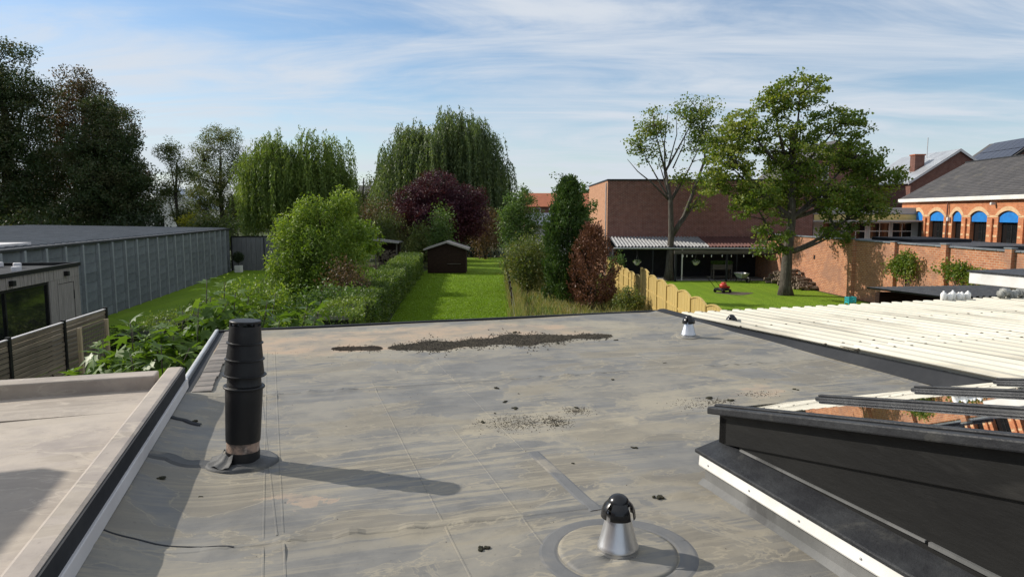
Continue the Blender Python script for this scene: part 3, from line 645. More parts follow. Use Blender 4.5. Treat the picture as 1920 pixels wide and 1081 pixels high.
for i in range(8):
    x = -.02 + i * (SW - .006)
    for me, y0, dz in ((mA, 0, 0), (mB_, -3.35, .016), (mC, -7.35, .03)):
        link('corrugated_sheet', me, wr, (x, y0 + random.uniform(-.015, .015), 2.995 + .03 * (-y0) + dz + .003 * (i % 2)), (-sl_ang, 0, 0))
fx = MB()
for i in range(32):
    for y in (-.12, -1.7, -3.15, -3.6, -5.4, -7.2):
        x = -.02 + i * .2205 + .221 * 0; fx.lump((x, y + random.uniform(-.02, .02), 2.995 + .03 * (-y) + .036 + (.016 if y < -3.35 else 0)), .016, i, .6)
tag(fx.build('fixing_bolt', 'dirt', wr), kind='stuff')
MB().box(.05, 6.9, -10.2, -.35, 2.55, 2.9).build('joist_frame', 'old_wood', wr)
MB().box(.05, 6.9, -.6, -.4, 0, 2.55).box(6.7, 6.9, -10.2, -.6, 0, 2.55).build('wall', 'garden_brick', wr)

# black roofed shed, canopy and clutter beyond it
bs = empty('black_roofed_shed', (8.95, 15.4, 0), R(8), 'low shed with black corrugated roof beside the white corrugated roof', 'shed')
mk = corr_mesh('roof_sheet', .9, 2.6, .15, .04, 'lead_cap')
for i in range(8): link('roof_sheet', mk, bs, (i * .895 - .1, 1.6, 2.68), (R(-1.5), 0, 0))
MB().box(0, 7, 1.2, 1.35, 0, 2.6).box(6.85, 7, -1, 1.2, 0, 2.6).build('wall', 'dark_wood', bs)
for x in (.06, 2.4, 4.8): MB().box(x, x + .09, -.75, -.66, 0, 2.62).build('post', 'old_wood', bs)
MB().box(-.05, 7, -.8, -.72, 2.54, 2.66).build('eave_board', 'black_paint', bs)
ca = empty('white_canopy', hf(12.9, 10.6, 0), TH, 'flat canopy with thick white fascia above the black roofed shed', 'canopy')
MB().box(0, 4, -9, 0, 3.09, 3.325).build('fascia', 'white_pvc', ca, bevel=.015)
MB().box(-.03, 4.03, -9.03, .03, 3.326, 3.35).build('roof_edge', 'lead_cap', ca)
for x, y in ((.6, -.5), (3.6, -.5), (.6, -8), (3.6, -8)): MB().box(x, x + .1, y, y + .1, 0, 3.09).build('post', 'white_pvc', ca)
for i in range(6):
    t = MB(); q = random.Random(i); h = .12 + .04 * q.random()
    t.lathe([(.03, 0), (.045, .006), (.048, h * .7), (.034, h * .88), (.016, h * .95), (.016, h * 1.08)], seg=14)
    tag(t.build('plastic_canister', 'white_pvc', None, True, loc=hf(10.42 + i * .1, 9.0 - .03 * (i % 2), 3.025), rotz=q.random()), 'white plastic canister standing in the row on the corrugated roof edge', 'canister', 'row of white canisters')
m = MB(); path = []
for i in range(30):
    v = 11.55 + i * .055; m.tube([hf(v, 8.9 - .012 * i, 3.1 + .03 * math.sin(i * 1.3)), hf(v + .08, 8.88 - .012 * i, 3.1 + .05 * abs(math.sin(i * .9 + .4)))], [.075 + .02 * math.sin(i * 2.1), .06], 7)
tag(m.build('rolled_tarpaulin', 'tarp', None, True), 'crumpled grey tarpaulin rolled along the white roof edge', 'tarpaulin')

# ================================================================== LEFT SIDE: LONG HALL, GARDEN OFFICE, SLAT FENCE
WR = math.atan2(.163, .987)
hall = empty('long_hall', (-17.85, 30.66, 0), WR, 'long low hall with dark concrete panel wall and ribbed metal roof', 'building')
plk = [MB().box(-.05, 0, .065, 1.435, 0, .392).mesh('wall_plank', 'concrete'), MB().box(-.05, .008, .065, 1.435, 0, .392).mesh('wall_plank', 'concrete')]
pst = MB().box(-.12, .12, -.07, .07, 0, 3.2).mesh('post', 'concrete_post')
y0 = -2.44 - 1.5 * 8
for k in range(26):
    y = y0 + 1.5 * k
    if y > 23: break
    link('post', pst, hall, (0, y, 0), (0, 0, 0))
    if y + 1.5 < 24:
        for j in range(8): link('wall_plank', plk[(k + j) % 2], hall, (random.uniform(-.006, .006), y, .4 * j))
MB().box(-.35, .1, y0, 23.7, 3.2, 3.3).build('eave_gutter', 'lead_cap', hall, bevel=.01)
MB().add([(-.3, y0, 3.305), (-.3, 23.7, 3.305), (-14, 23.7, 3.56), (-14, y0, 3.56), (-.3, y0, 3.25), (-.3, 23.7, 3.25), (-14, 23.7, 3.45), (-14, y0, 3.45)],
         [(0, 1, 2, 3), (7, 6, 5, 4), (0, 4, 5, 1), (1, 5, 6, 2), (2, 6, 7, 3), (3, 7, 4, 0)]).build('roof', 'metal_roof', hall)
m = MB()
for k in range(66):
    y = y0 + .1 + k * .58; m.beam((-.3, y, 3.325), (-13.95, y, 3.58), .08, .06)
tag(m.build('roof_rib', 'lit_rib_metal', hall), kind='stuff')
MB().box(-14, -.1, 23.5, 23.65, 0, 3.2).box(-14, -13.85, y0, 23.5, 0, 3.2).build('wall', 'concrete', hall)
MB().box(-1.9, -.5, y0, -5.2, 3.35, 3.43).build('roof_light', 'grey_white_strip', hall)
gt = empty('board_screen', (-21.75, 54.3, 0), R(4), 'tall grey board screen with a gate at end of shaded lawn', 'screen')
for i in range(14): MB().box(.02 + i * .36, .02 + i * .36 + .345, 0, .05, .05, 2.6).build('board', 'grey_boards', gt)
MB().box(-.06, 5.2, -.03, .1, 2.605, 2.7).build('top_trim', 'black_paint', gt)
MB().box(-.08, 0, -.05, .1, 0, 2.6).build('post', 'black_paint', gt); MB().box(2.4, 2.47, -.03, -.003, 0, 2.55).build('post', 'black_paint', gt)
pt = empty('potted_bush', (-20.75, 52.9, 0), 0, 'white square pot with round dark bush before the board screen', 'plant')
MB().box(-.24, .24, -.24, .24, 0, .52).build('pot', 'white_render', pt, bevel=.02)
P = unit(rng.normal(size=(1500, 3))) * (rng.random((1500, 1)) ** .3) * .42 + np.array([0, 0, 1.15]); leaf_obj('foliage', P, rng.normal(size=P.shape), .09, .05, 'leaf_dark', pt)
MB().tube([(0, 0, .4), (0, 0, 1.1)], [.03, .02], 6).build('stem', 'bark_dark', pt)

of = empty('garden_office', (-13.7, 22, 0), WR, 'flat roofed garden office clad in weathered vertical boards with large window', 'garden building')
def boards(y0_, y1_, z0_, z1_, m):
    y = y0_
    while y < y1_ - .01:
        e = min(y + .098, y1_); d = random.choice((0, .004, .008)); m.box(-.03, .01 + d, y, e - .006, z0_, z1_); y += .098
m = MB(); boards(-1.95, -1.42, 0, 2.52, m); boards(-.38, 0, 0, 2.52, m); boards(-1.42, -.38, 2.39, 2.52, m); boards(-9, 0, 2.525, 2.83, m)
tag(m.build('cladding', 'weathered_boards', of), kind='stuff')
MB().box(-2.7, -.035, -9, -.0, 0, .1).box(-2.7, -.035, -.06, .0, .1, 2.83).box(-2.7, -2.6, -9, -.06, .1, 2.83).box(-2.6, -.035, -9, -8.9, .1, 2.83).box(-2.6, -.035, -1.96, -1.9, .1, 2.83).build('wall', 'dark_wood', of)
MB().box(-2.75, .05, -9.05, .05, 2.832, 2.86).build('roof', 'dark_membrane', of)
MB().box(-.06, .06, -9.06, .06, 2.862, 2.95).box(-2.76, -2.64, -9.06, .06, 2.862, 2.95).box(-2.64, -.06, -.06, .06, 2.862, 2.95).build('roof_edge', 'black_paint', of)
d = MB()
yy = -1.4
while yy < -.42: d.box(-.03, .004, yy, min(yy + .094, -.4), .05, 2.37); yy += .098
d = d.build('door', 'weathered_boards', of)
MB().box(.004, .04, -1.3, -1.27, 1.0, 1.16).box(.03, .045, -1.3, -1.17, 1.09, 1.11).build('handle', 'black_paint', d)
MB().box(.0, .02, -.41, -.385, 1.85, 2.12).build('hinge', 'black_paint', d)
wn = MB().box(-.1, -.02, -6.5, -6.42, .05, 2.52).box(-.1, -.02, -2.03, -1.955, .05, 2.52).box(-.1, -.02, -4.25, -4.18, .05, 2.45).box(-.1, -.02, -6.42, -2.03, 2.44, 2.52).build('window', 'black_paint', of)
MB().box(-.075, -.06, -6.42, -4.25, .06, 2.44).build('pane', 'dark_window', wn); MB().box(-.075, -.06, -4.18, -2.03, .06, 2.44).build('pane', 'dark_window', wn)
m = MB(); boards(-9, -6.5, 0, 2.52, m); tag(m.build('cladding', 'weathered_boards', of), kind='stuff')
for y in (-.95, -4.0): MB().box(.012, .13, y - .07, y + .07, 2.6, 2.74).build('wall_lamp', 'black_paint', of, bevel=.006)
for y, x in ((-1.1, -1.2), (-2.6, -.5), (-.7, -1.9)):
    m = MB().box(-.09, .09, -.1, .1, 0, .16); tag(m.build('roof_weight', 'grey_white_strip', None, bevel=.03, loc=(of.location.x + x * math.cos(WR) - y * math.sin(WR), of.location.y + x * math.sin(WR) + y * math.cos(WR), 2.862), rotz=.4 + x), 'pale block weighing down the garden office roof', 'block', 'blocks on the garden office roof')
FR = math.atan2(.1447, 1)
fe = empty('slat_fence', (-11.28, 19.2, 0), FR, 'garden fence of pale horizontal slats between black posts', 'fence')
slat = MB().box(-.012, .012, .05, 2.33, 0, .092).mesh('slat', 'pale_slat')
for k in range(3):
    yb = -2.38 * (k + 1)
    for j in range(16): link('slat', slat, fe, (random.uniform(-.003, .003), yb, .03 + j * .113), (0, 0, random.uniform(-.002, .002)))
    MB().box(-.03, .03, yb + .05, yb + 2.33, 1.84, 1.86).build('top_cap', 'grey_white_strip', fe)
for k in range(4): MB().box(-.045, .045, -2.38 * k - .045, -2.38 * k + .045, 0, 1.9).build('post', 'black_paint', fe, bevel=.004)
tr_ = empty('wire_trellis', (-10.72, 17.1, 0), FR, 'wire mesh trellis between two rough wooden stakes by slat fence', 'trellis')
for y in (0, 1.55): MB().box(-.045, .045, y - .045, y + .045, 0, 1.66).build('stake', 'raw_wood', tr_, bevel=.008)
for i in range(15): MB().box(-.004, .004, .05 + i * .1 - .003, .05 + i * .1 + .003, .08, 1.6).build('wire', 'wire', tr_)
for i in range(16): MB().box(-.005, .003, .05, 1.5, .1 + i * .1 - .003, .1 + i * .1 + .003).build('wire', 'wire', tr_)
tag(MB().tube([(-10.6, 16.4, 0), (-10.75, 16.2, .45), (-10.95, 16.1, .95)], [.035, .03, .028], 8).build('leaning_stick', 'dark_wood', None, True), 'dark stick leaning against the slat fence', 'stick')

hedge('box_hedge', 'low clipped box hedge along shaded lawn beside slat fence', (-11.3, 20.2), (-12.5, 41), 1.25, 1.0, 26000, .075, 'leaf_box')
hedge('lawn_hedge', 'long clipped hedge between two sunny lawns leading to dark shed', (-5.35, 20), (-7.35, 51.6), 1.35, 1.5, 46000, .085, 'leaf_box')

# ------------------------------------------------------------------ fig bush with large lobed leaves
def fig_leaf(seed):
    q = random.Random(seed); m = MB(); out = []
    for k in range(5):
        a = R(-112 + 56 * k); Ll = (.62, .86, 1.0, .86, .62)[k] * q.uniform(.9, 1.08)
        out += [(Ll * .55, a - R(13)), (Ll, a), (Ll * .55, a + R(13))]
        if k < 4: out.append((.34, a + R(28)))
    pts = [(0, -.06, 0), (0, .12, .02)] + [(.5 * r * math.sin(a), .12 + .5 * r * math.cos(a), -.1 * r * r + .03 * q.random()) for r, a in out]
    m.v = pts; n = len(out); m.f = [(1, 2 + i + 1, 2 + i) for i in range(n - 1)] + [(1, 2, 0), (1, 0, 1 + n)]
    me = m.mesh('leaf', 'leaf_fig', True); at = me.attributes.new('leaf', 'FLOAT', 'FACE'); vv = q.random()
    at.data.foreach_set('value', [vv] * len(me.polygons)); return me
figm = [fig_leaf(s) for s in range(6)]
fig = empty('fig_bush', (-6.0, 11.6, 0), 0, 'leafy fig bush with large lobed leaves beyond edge of grey roof', 'bush')
sm = MB(); stuffv = MB(); nleaf = 0; cands = []
tips = []
q = random.Random(5)
spec = [(-5.35, 12.2, 3.35), (-4.9, 12.9, 2.95), (-5.9, 12.4, 2.75), (-6.3, 11.4, 2.75), (-6.9, 11.6, 2.35), (-5.5, 11.2, 2.5), (-5.0, 11.2, 2.35), (-4.6, 11.8, 2.75), (-4.2, 12.3, 2.65), (-5.7, 10.3, 2.35), (-6.2, 10.2, 1.95),
        (-6.7, 10.4, 1.75), (-7.2, 10.9, 1.55), (-5.2, 10.2, 2.55), (-4.6, 13.5, 2.95), (-3.9, 13.2, 2.75), (-6.4, 12.6, 2.1), (-5.1, 9.4, 2.2), (-5.6, 9.2, 1.7), (-7.5, 10.6, 1.5), (-4.3, 11.2, 2.6), (-3.6, 12.6, 2.55), (-5.9, 9.6, 1.5),
        (-4.9, 12.3, 3.1), (-5.6, 12.9, 3.0), (-5.95, 11.8, 2.5), (-3.3, 12.2, 2.45), (-4.9, 8.9, 2.4), (-4.45, 12.6, 2.9), (-4.0, 11.9, 2.65), (-3.7, 13.4, 2.8), (-5.3, 11.7, 2.9), (-5.75, 11.3, 2.6), (-5.2, 12.6, 3.25), (-4.7, 11.5, 2.6), (-6.6, 12.0, 2.5), (-6.0, 10.8, 2.3)]
for (x, y, z) in spec:
    e = Vector((x + 6.0, y - 11.6, z)); b = Vector((e.x * .45 + q.uniform(-.2, .2), e.y * .45 + q.uniform(-.2, .2), 0)); mid = Vector((e.x * .9, e.y * .9, z * .55))
    path = bez(b, mid, e, 9); sm.tube(path, [.024 * (1 - .7 * i / 8) for i in range(9)], 6)
    tipl = [(path, 1.0)]
    for w_ in range(4):
        st_ = path[3 + w_]; az = q.uniform(0, 6.3); ln = q.uniform(.35, .6); e2 = st_ + Vector((math.cos(az) * ln, math.sin(az) * ln, ln * .75))
        p2 = bez(st_, st_ + Vector((math.cos(az) * ln * .7, math.sin(az) * ln * .7, ln * .2)), e2, 6); sm.tube(p2, [.012, .011, .01, .009, .008, .006], 5); tipl.append((p2, .8))
    for pth, sc_ in tipl:
        N_ = len(pth) - 1
        for k in range(15):
            f = 1 - (.03 if sc_ == 1 else .065) * k; i = max(0, min(N_ - .001, f * N_)); p = pth[int(i)].lerp(pth[int(i) + 1], i - int(i))
            az = k * 2.4 + q.uniform(-.4, .4); up = (.7 if k < 3 else -.15 - .06 * k) + q.uniform(-.35, .35); rad = .05 + .016 * k
            cands.append((p + Vector((math.cos(az), math.sin(az), .1)) * rad, az, up, q.uniform(.46, .66) * (.65 if k < 2 else 1)))
sm.build('stem', 'bark', fig, True)
cands.sort(key=lambda c: -c[0].z)
for i, (p, az, up, s) in enumerate(cands):
    Rm = Matrix.Rotation(az - math.pi / 2, 4, 'Z') @ Matrix.Rotation(up - .35, 4, 'X') @ Matrix.Rotation(q.uniform(-.5, .5), 4, 'Y')
    me = figm[i % 6]
    if i < 300:
        o = link('leaf', me, fig, p, Rm.to_euler(), (s, s, s))
    else:
        M4 = Matrix.Translation(p) @ Rm @ Matrix.Scale(s, 4)
        stuffv.add([M4 @ v.co for v in me.vertices], [tuple(pp.vertices) for pp in me.polygons])
o = stuffv.build('leaf_mass', 'leaf_fig', fig, True); tag(o, kind='stuff')
at = o.data.attributes.new('leaf', 'FLOAT', 'FACE'); at.data.foreach_set('value', rng.random(len(o.data.polygons)).astype(np.float32))
tb = empty('plant_tub', (-8.6, 15.0, 0), 0, 'black round plant tub at foot of wire trellis', 'tub')
MB().lathe([(.3, 0), (.42, .5), (.45, .52), (.45, .56), (.41, .56), (.39, .45), (.05, .45)], seg=28).build('tub', 'black_plastic', tb, True, auto=40)
tbp = [(p, az) for p, az in ((Vector((.12 * math.cos(a), .12 * math.sin(a), .75 + .12 * (a % 1))), a) for a in [i * 1.1 for i in range(16)])]
MB().tube([(0, 0, .4), (0, 0, .95)], [.02, .01], 6).build('stem', 'bark', tb)
for p, az in tbp:
    link('leaf', figm[int(az * 3) % 6], tb, p, (Matrix.Rotation(az - 1.57, 4, 'Z') @ Matrix.Rotation(.3, 4, 'X')).to_euler(), (.5, .5, .5))

# ================================================================== MIDDLE GARDENS
def willow(name, label, base, h, lobes, nclump, per, lmin, lmax, mat, step, leaf, spread, zmin, tr=.5, jit=.06):
    t = empty(name, (base[0], base[1], 0), 0, label, 'tree')
    C, k = in_lobes(lobes, nclump, 3.5); A = np.array(lobes)[k]
    rel = (C - A[:, :3]) / A[:, 3:6]; keep = rel[:, 2] > -.35; C = C[keep]; rel = rel[keep]
    m = MB(); top = Vector((0, 0, h * .45)); m.tube([(0, 0, -.1), (.1, 0, h * .2), (0, .1, h * .45)], [tr * 1.3, tr, tr * .7], 10)
    for i in range(0, len(C), 2):
        e = Vector(C[i]); m.tube(bez(top + Vector((0, 0, random.uniform(-1, .5))), Vector((e.x * .5, e.y * .5, e.z * .95)), e, 6), [tr * .3, tr * .22, tr * .14, tr * .09, tr * .05, .02], 5)
    m.build('trunk', 'bark_dark', t, True)
    out = rel[:, :2]
    S = np.repeat(C, per, 0) + rng.normal(size=(len(C) * per, 3)) * np.array([spread, spread, spread * .75]); O = np.repeat(out, per, 0) * .7
    Ln = rng.uniform(lmin, lmax, len(S)) * (.55 + .75 * np.repeat(np.linalg.norm(out, axis=1), per)); Ln = np.minimum(Ln, np.maximum(S[:, 2] - zmin, .3))
    P, D = strands(S, Ln, step, jit, leaf, 2, O)
    L = leaf * rng.uniform(.7, 1.3, len(P)); leaf_obj('crown', P, D, L, L * .3, mat, t); return t
willow('weeping_willow', 'huge grey green weeping willow with hanging strands behind purple tree', (-7.8, 80), 16,
       [(-3.0, 0, 10.6, 4.4, 4, 4.0), (2.6, 0, 10.8, 4.6, 4.2, 4.6), (0, -1, 11.9, 4.8, 4, 4.1), (4.9, 1, 8.6, 2.9, 3.4, 4.2), (-5.1, 1, 8.6, 2.3, 3, 3.8), (1.5, 0, 15.0, 1.9, 1.6, 1.1)], 230, 15, 3.5, 8.0, 'leaf_willow_grey', .16, .34, .62, 1.8, .75, .06)
willow('weeping_willow', 'bright green weeping willow behind the curly leaved tree', (-17.7, 58), 11.5,
       [(-1.7, 0, 8.4, 2.3, 2.3, 2.8), (1.9, .3, 8.5, 2.2, 2.2, 2.7), (-.2, -.6, 7.6, 2.7, 2.4, 2.8), (2.9, .4, 6.7, 1.3, 1.8, 2.3), (-2.8, -.4, 6.2, 1.2, 1.6, 2.6)], 190, 12, 1.5, 4.2, 'leaf_willow', .12, .25, .42, 1.6, .45, .06)
# curly leaved willow close by
tree('curly_willow', 'dense bright yellow green curly willow in front of long hedge', 'tree', (-8.35, 30.2), [(0, 0, -.1), (.1, 0, .8), (0, 0, 1.8), (.1, 0, 3.2)], .15,
     [(-1.25, 0, 3.3, .8, .8, 1.1), (-.6, 0, 4.25, .6, .7, .8), (.2, .1, 3.9, .7, .8, 1.0), (1.0, .1, 4.7, .55, .6, .8), (1.5, 0, 3.4, .6, .7, .9), (-.1, -.6, 2.7, 1.3, 1, 1.5), (-1.7, -.2, 2.0, .6, .8, 1.2), (1.35, -.3, 2.0, .8, .8, 1.2), (-.6, -.6, 1.2, 1.2, .9, 1.0), (.6, -.5, 1.1, 1.0, .8, .9), (-.1, 0, 4.9, .35, .4, .45)],
     520, 70, .16, .15, 'leaf_curly', 'bark_dark', sub=120, aspect=.32, fl=1.6, power=2.4)
tree('purple_tree', 'round purple leaved plum tree in front of weeping willow', 'tree', (-6.3, 62), [(0, 0, -.1), (.1, 0, 1.6), (0, 0, 3.2), (0, 0, 5)], .28,
     [(-.5, 0, 6.1, 2.5, 2.4, 2.0), (-2.5, -.3, 5.0, 1.7, 1.7, 1.7), (2.2, 0, 5.4, 2.0, 2.0, 1.6), (0, -.8, 4.2, 3.2, 2.2, 1.7), (3.0, -.2, 3.9, 1.3, 1.6, 1.5), (-3.0, -.5, 3.1, 1.0, 1.2, 1.3), (1.5, -.6, 2.9, 2.0, 1.6, 1.2)], 1150, 40, .3, .17, 'leaf_purple', 'bark_dark', sub=120)
# dark timber shed
sh = empty('timber_shed', (-4.85, 51.8, 0), R(1.5), 'small dark brown timber shed with pale edged gable roof at hedge end', 'shed')
for i in range(13): MB().box(-1.42, 1.42, 0, .04, .04 + i * .135, .04 + i * .135 + .128).build('board', 'dark_wood', sh)
MB().prism([(-1.42, .0, 1.8), (1.42, .0, 1.8), (0, .0, 2.26)], (0, .04, 0)).build('gable', 'dark_wood', sh)
MB().box(-1.42, -1.37, .04, 2.6, 0, 1.8).box(1.37, 1.42, .04, 2.6, 0, 1.8).box(-1.37, 1.37, 2.55, 2.6, 0, 1.8).build('wall', 'dark_wood', sh)
for s in (-1, 1): MB().prism([(0, -.22, 2.31), (s * 1.68, -.22, 1.76), (s * 1.68, -.22, 1.83), (0, -.22, 2.38)], (0, 3.0, 0)).build('roof', 'roof_felt', sh)
for s in (-1, 1): MB().prism([(0, -.25, 2.27), (s * 1.69, -.25, 1.72), (s * 1.69, -.25, 1.85), (0, -.25, 2.4)], (0, .028, 0)).build('barge_board', 'weathered_boards', sh)
w = MB().box(.1, 1.0, -.03, -.004, .75, 1.6).build('shutter', 'dark_wood', sh); MB().box(.05, 1.05, -.05, -.005, .7, .74).build('sill', 'old_wood', sh)
ws_ = empty('firewood_shelter', (-10.1, 56, 0), R(-3), 'open firewood shelter with sloping pale roof behind long hedge', 'shelter')
for x, y, h in ((-.9, 0, 2.3), (.82, 0, 2.05), (-.9, 1.3, 2.35), (.82, 1.3, 2.1)): MB().box(x, x + .09, y, y + .09, 0, h).build('post', 'old_wood', ws_)
MB().prism([(-1.1, -.25, 2.33), (1.1, -.25, 2.08), (1.1, -.25, 2.16), (-1.1, -.25, 2.41)], (0, 1.8, 0)).build('roof', 'roof_felt', ws_)
MB().prism([(-1.12, -.28, 2.3), (1.12, -.28, 2.05), (1.12, -.28, 2.15), (-1.12, -.28, 2.4)], (0, .028, 0)).build('fascia', 'weathered_boards', ws_)
MB().box(-.85, .85, 1.3, 1.36, 0, 2.0).build('back_wall', 'dark_wood', ws_)
lg = MB(); q = random.Random(2)
for i in range(130): r = q.uniform(.05, .09); x = q.uniform(-.72, .74); z = q.uniform(.08, 1.5); lg.tube([(x, .15 + q.uniform(-.05, .05), z), (x, .7, z)], r, 7)
tag(lg.build('firewood', 'log_bark', ws_), kind='stuff')
tag(MB().beam((-9.4, 47.5, .9), (-8.0, 46.2, .1), .25, .06).build('leaning_plank', 'dark_wood'), 'dark plank sloping down to the grass by firewood shelter', 'plank')
# wire fence and rough grass at lawn edge
for k in range(8):
    y = 30.5 + 2.75 * k; x = -.02 - .0225 * (y - 30.7)
    tag(MB().box(-.025, .025, -.025, .025, 0, 1.25).build('fence_post', 'dark_wood', None, loc=(x, y, 0)), 'thin dark post of wire fence along the sunny lawn', 'post', 'wire fence posts')
wm = MB()
for z in (.35, .75, 1.15): wm.tube([(.1, 25, z), (-.02, 30.5, z), (-.46, 49.8, z)], .006, 4)
tag(wm.build('fence_wire', 'wire'), 'three taut wires strung along posts beside sunny lawn', 'wire')
n = 5200; y = rng.uniform(26, 50, n); blades('tall_dry_grass', 'strip of tall dry grass along the wire fence', np.stack([.2 - .0225 * (y - 30.7) + rng.normal(size=n) * .13, y, np.zeros(n)], 1), .75, .02, 'blade_dry', .2)
n = 26000; y = rng.uniform(24, 48, n); x = rng.uniform(.1, 6.0, n); k = (np.sin(x * 2.1 + y * .7) + np.sin(y * 1.3 - x) + rng.normal(size=n)) > -.3
blades('meadow_grass', 'patchy dry meadow grass around the conifers', np.stack([x, y, np.zeros(n)], 1)[k], .42, .028, 'blade_dry', .45)
n = 60000; f = rng.random(n) ** .7; y = 27 + 26 * (1 - f); x = -.1 - .02 * (y - 30) - rng.random(n) * (4.9 + .07 * (y - 28)); blades('lawn_blades', 'short mown grass covering the sunny centre lawn', np.stack([x, y, np.zeros(n)], 1), .055, .03, 'blade_lawn', .5)
# conifers
def conifer(name, label, base, h, r, n, ls, mat, core):
    t = empty(name, (base[0], base[1], 0), 0, label, 'tree'); m = MB().tube([(0, 0, -.1), (0, 0, h * .5), (0, 0, h * .9)], [.13, .08, .02], 8)
    for i in range(40):
        z = random.uniform(.2, h * .8); a = random.random() * 6.3; rr = r * .75 * math.sin(math.pi * min(1, (z / h) * .8 + .22)); m.tube([(0, 0, z), (rr * .6 * math.cos(a), rr * .6 * math.sin(a), z + .25), (rr * math.cos(a), rr * math.sin(a), z + .7)], [.03, .02, .008], 4)
    m.build('trunk', 'bark_dark', t, True)
    nc = n // 30; z = h * rng.random(nc) ** 1.1; a = rng.random(nc) * 6.283; prof = r * np.sin(np.pi * np.minimum(.995, z / h * .7 + .3)) ** .8 * (1 + .16 * np.sin(3 * a + z * 1.3) + .1 * np.sin(5 * a - z * 2.1) + rng.normal(size=nc) * .13)
    rr = prof * rng.random(nc) ** .25; C = np.stack([rr * np.cos(a), rr * np.sin(a), z * .97 + .05], 1)
    D0 = np.stack([np.cos(a) * .45, np.sin(a) * .45, np.ones(nc)], 1); s = rng.random((nc * 30, 1)) * .55
    P = np.repeat(C, 30, 0) + np.repeat(unit(D0), 30, 0) * s + rng.normal(size=(nc * 30, 3)) * .06; P[:, 2] = np.maximum(P[:, 2], .02)
    D = np.repeat(D0, 30, 0) + rng.normal(size=P.shape) * .5; L = ls * rng.uniform(.6, 1.3, len(P)); leaf_obj('crown', P, D, L, L * .42, mat, t); return t
conifer('columnar_conifer', 'tall green columnar conifer behind the reddish brown conifer', (2.75, 34.3), 5.9, .98, 30000, .15, 'leaf_thuja', 0)
conifer('dead_conifer', 'shorter dead conifer with reddish brown foliage before the green one', (3.78, 32.9), 3.6, .95, 13000, .12, 'leaf_dead', 0)
tree('slender_tree', 'slender tree with loose top growing behind green columnar conifer', 'tree', (3.1, 36.6), [(0, 0, -.1), (0, 0, 2.5), (.1, 0, 4.6), (.15, 0, 6)], .09, [(-.6, 0, 5.8, .55, .5, .75), (.35, 0, 5.6, .6, .5, .8), (.9, 0, 4.6, .5, .5, .7), (.2, 0, 4.4, .6, .6, .9)], 90, 22, .17, .14, 'leaf_green', sub=60)
S = shrub
S('garden_shrub', 'broad olive green shrub beside green columnar conifer', 'shrub', (.95, 38.5), 3.3, 1.5, 1.4, 9000, .13, 'leaf_shrub', cl=.2)
S('garden_shrub', 'bushy shrub with straw tinted leaves at meadow edge', 'shrub', (1.5, 41), 2.6, 1.4, 1.2, 5000, .13, 'leaf_shrub')
tree('hazel_tree', 'blue green loose shrubby tree rising behind olive shrub', 'tree', (.45, 50), [(0, 0, -.1), (0, 0, 2), (.1, 0, 3.6), (.2, 0, 5)], .12, [(.2, 0, 5.3, 1.1, 1.0, 1.1), (-.4, 0, 4.1, 1.2, 1, 1.0), (.8, 0, 3.8, 1.0, 1, 1.1), (0, 0, 2.7, 1.6, 1.2, 1.2)], 300, 26, .25, .16, 'leaf_green', sub=60)
S('garden_shrub', 'rusty brown shrub between willow and sunny lawn', 'shrub', (-2.6, 68), 5.2, 1.6, 1.5, 4500, .17, 'leaf_brown', cl=.18)
S('garden_shrub', 'dark evergreen mass closing the far end of sunny lawn', 'shrub', (-3.6, 72), 4.6, 3.6, 1.6, 9000, .22, 'leaf_dark')
S('garden_shrub', 'dark evergreen bush right behind the timber shed', 'shrub', (-7.6, 66), 4.4, 3.2, 1.6, 8000, .22, 'leaf_dark')
S('garden_shrub', 'upright fresh green bush standing behind timber shed roof', 'shrub', (-5.7, 56.5), 5.0, .8, .8, 4200, .16, 'leaf_green', low=.4, cl=.24)
S('garden_shrub', 'loose grey green shrub left of timber shed', 'shrub', (-7.4, 57), 3.6, 1.3, 1.1, 4500, .15, 'leaf_shrub')
S('garden_shrub', 'twiggy brownish elder growing behind firewood shelter', 'shrub', (-12.6, 66), 6.2, 3.0, 2.2, 7500, .16, 'leaf_oak_brown', low=.6, stems=30, cl=.2)
S('garden_shrub', 'dusky green bush reaching over the firewood shelter', 'shrub', (-10.8, 60.5), 4.6, 2.2, 1.6, 7500, .16, 'leaf_ash')
S('garden_shrub', 'dark shrub filling the gap beside firewood shelter', 'shrub', (-8.2, 62), 3.4, 1.8, 1.5, 5000, .18, 'leaf_dark')
tree('small_maple', 'small tree with broad yellow green leaves behind curly willow', 'tree', (-8.9, 40), [(0, 0, -.1), (0, 0, 1.2), (0, 0, 2.6), (0, 0, 3.6)], .1, [(-.9, 0, 4.1, .8, .8, .8), (.2, 0, 3.3, 1.1, 1, .9), (.6, 0, 2.6, .9, .8, .7), (-.8, 0, 2.7, .9, .8, .8)], 150, 24, .24, .2, 'leaf_curly', sub=50)
S('garden_shrub', 'yellow green low shrub just beyond grey roof edge', 'shrub', (-4.75, 15.4), 2.1, .95, .8, 5200, .12, 'leaf_curly', cl=.2)
S('garden_shrub', 'dark leafy shrub under the curly willow', 'shrub', (-6.4, 24.5), 2.0, 1.5, 1.2, 6500, .11, 'leaf_green')
S('garden_shrub', 'twiggy brown tinted shrub between curly willow and hedge', 'shrub', (-6.7, 28.2), 2.6, .95, .9, 3600, .1, 'leaf_brown', stems=18, cl=.22)
S('garden_shrub', 'green bush between fig bush and curly willow', 'shrub', (-9.2, 24.5), 2.1, 1.6, 1.2, 6500, .11, 'leaf_curly')
S('garden_shrub', 'small pale leafy bush at foot of pine fence', 'shrub', (5.2, 30.5), 1.25, .7, .7, 2400, .1, 'leaf_shrub')
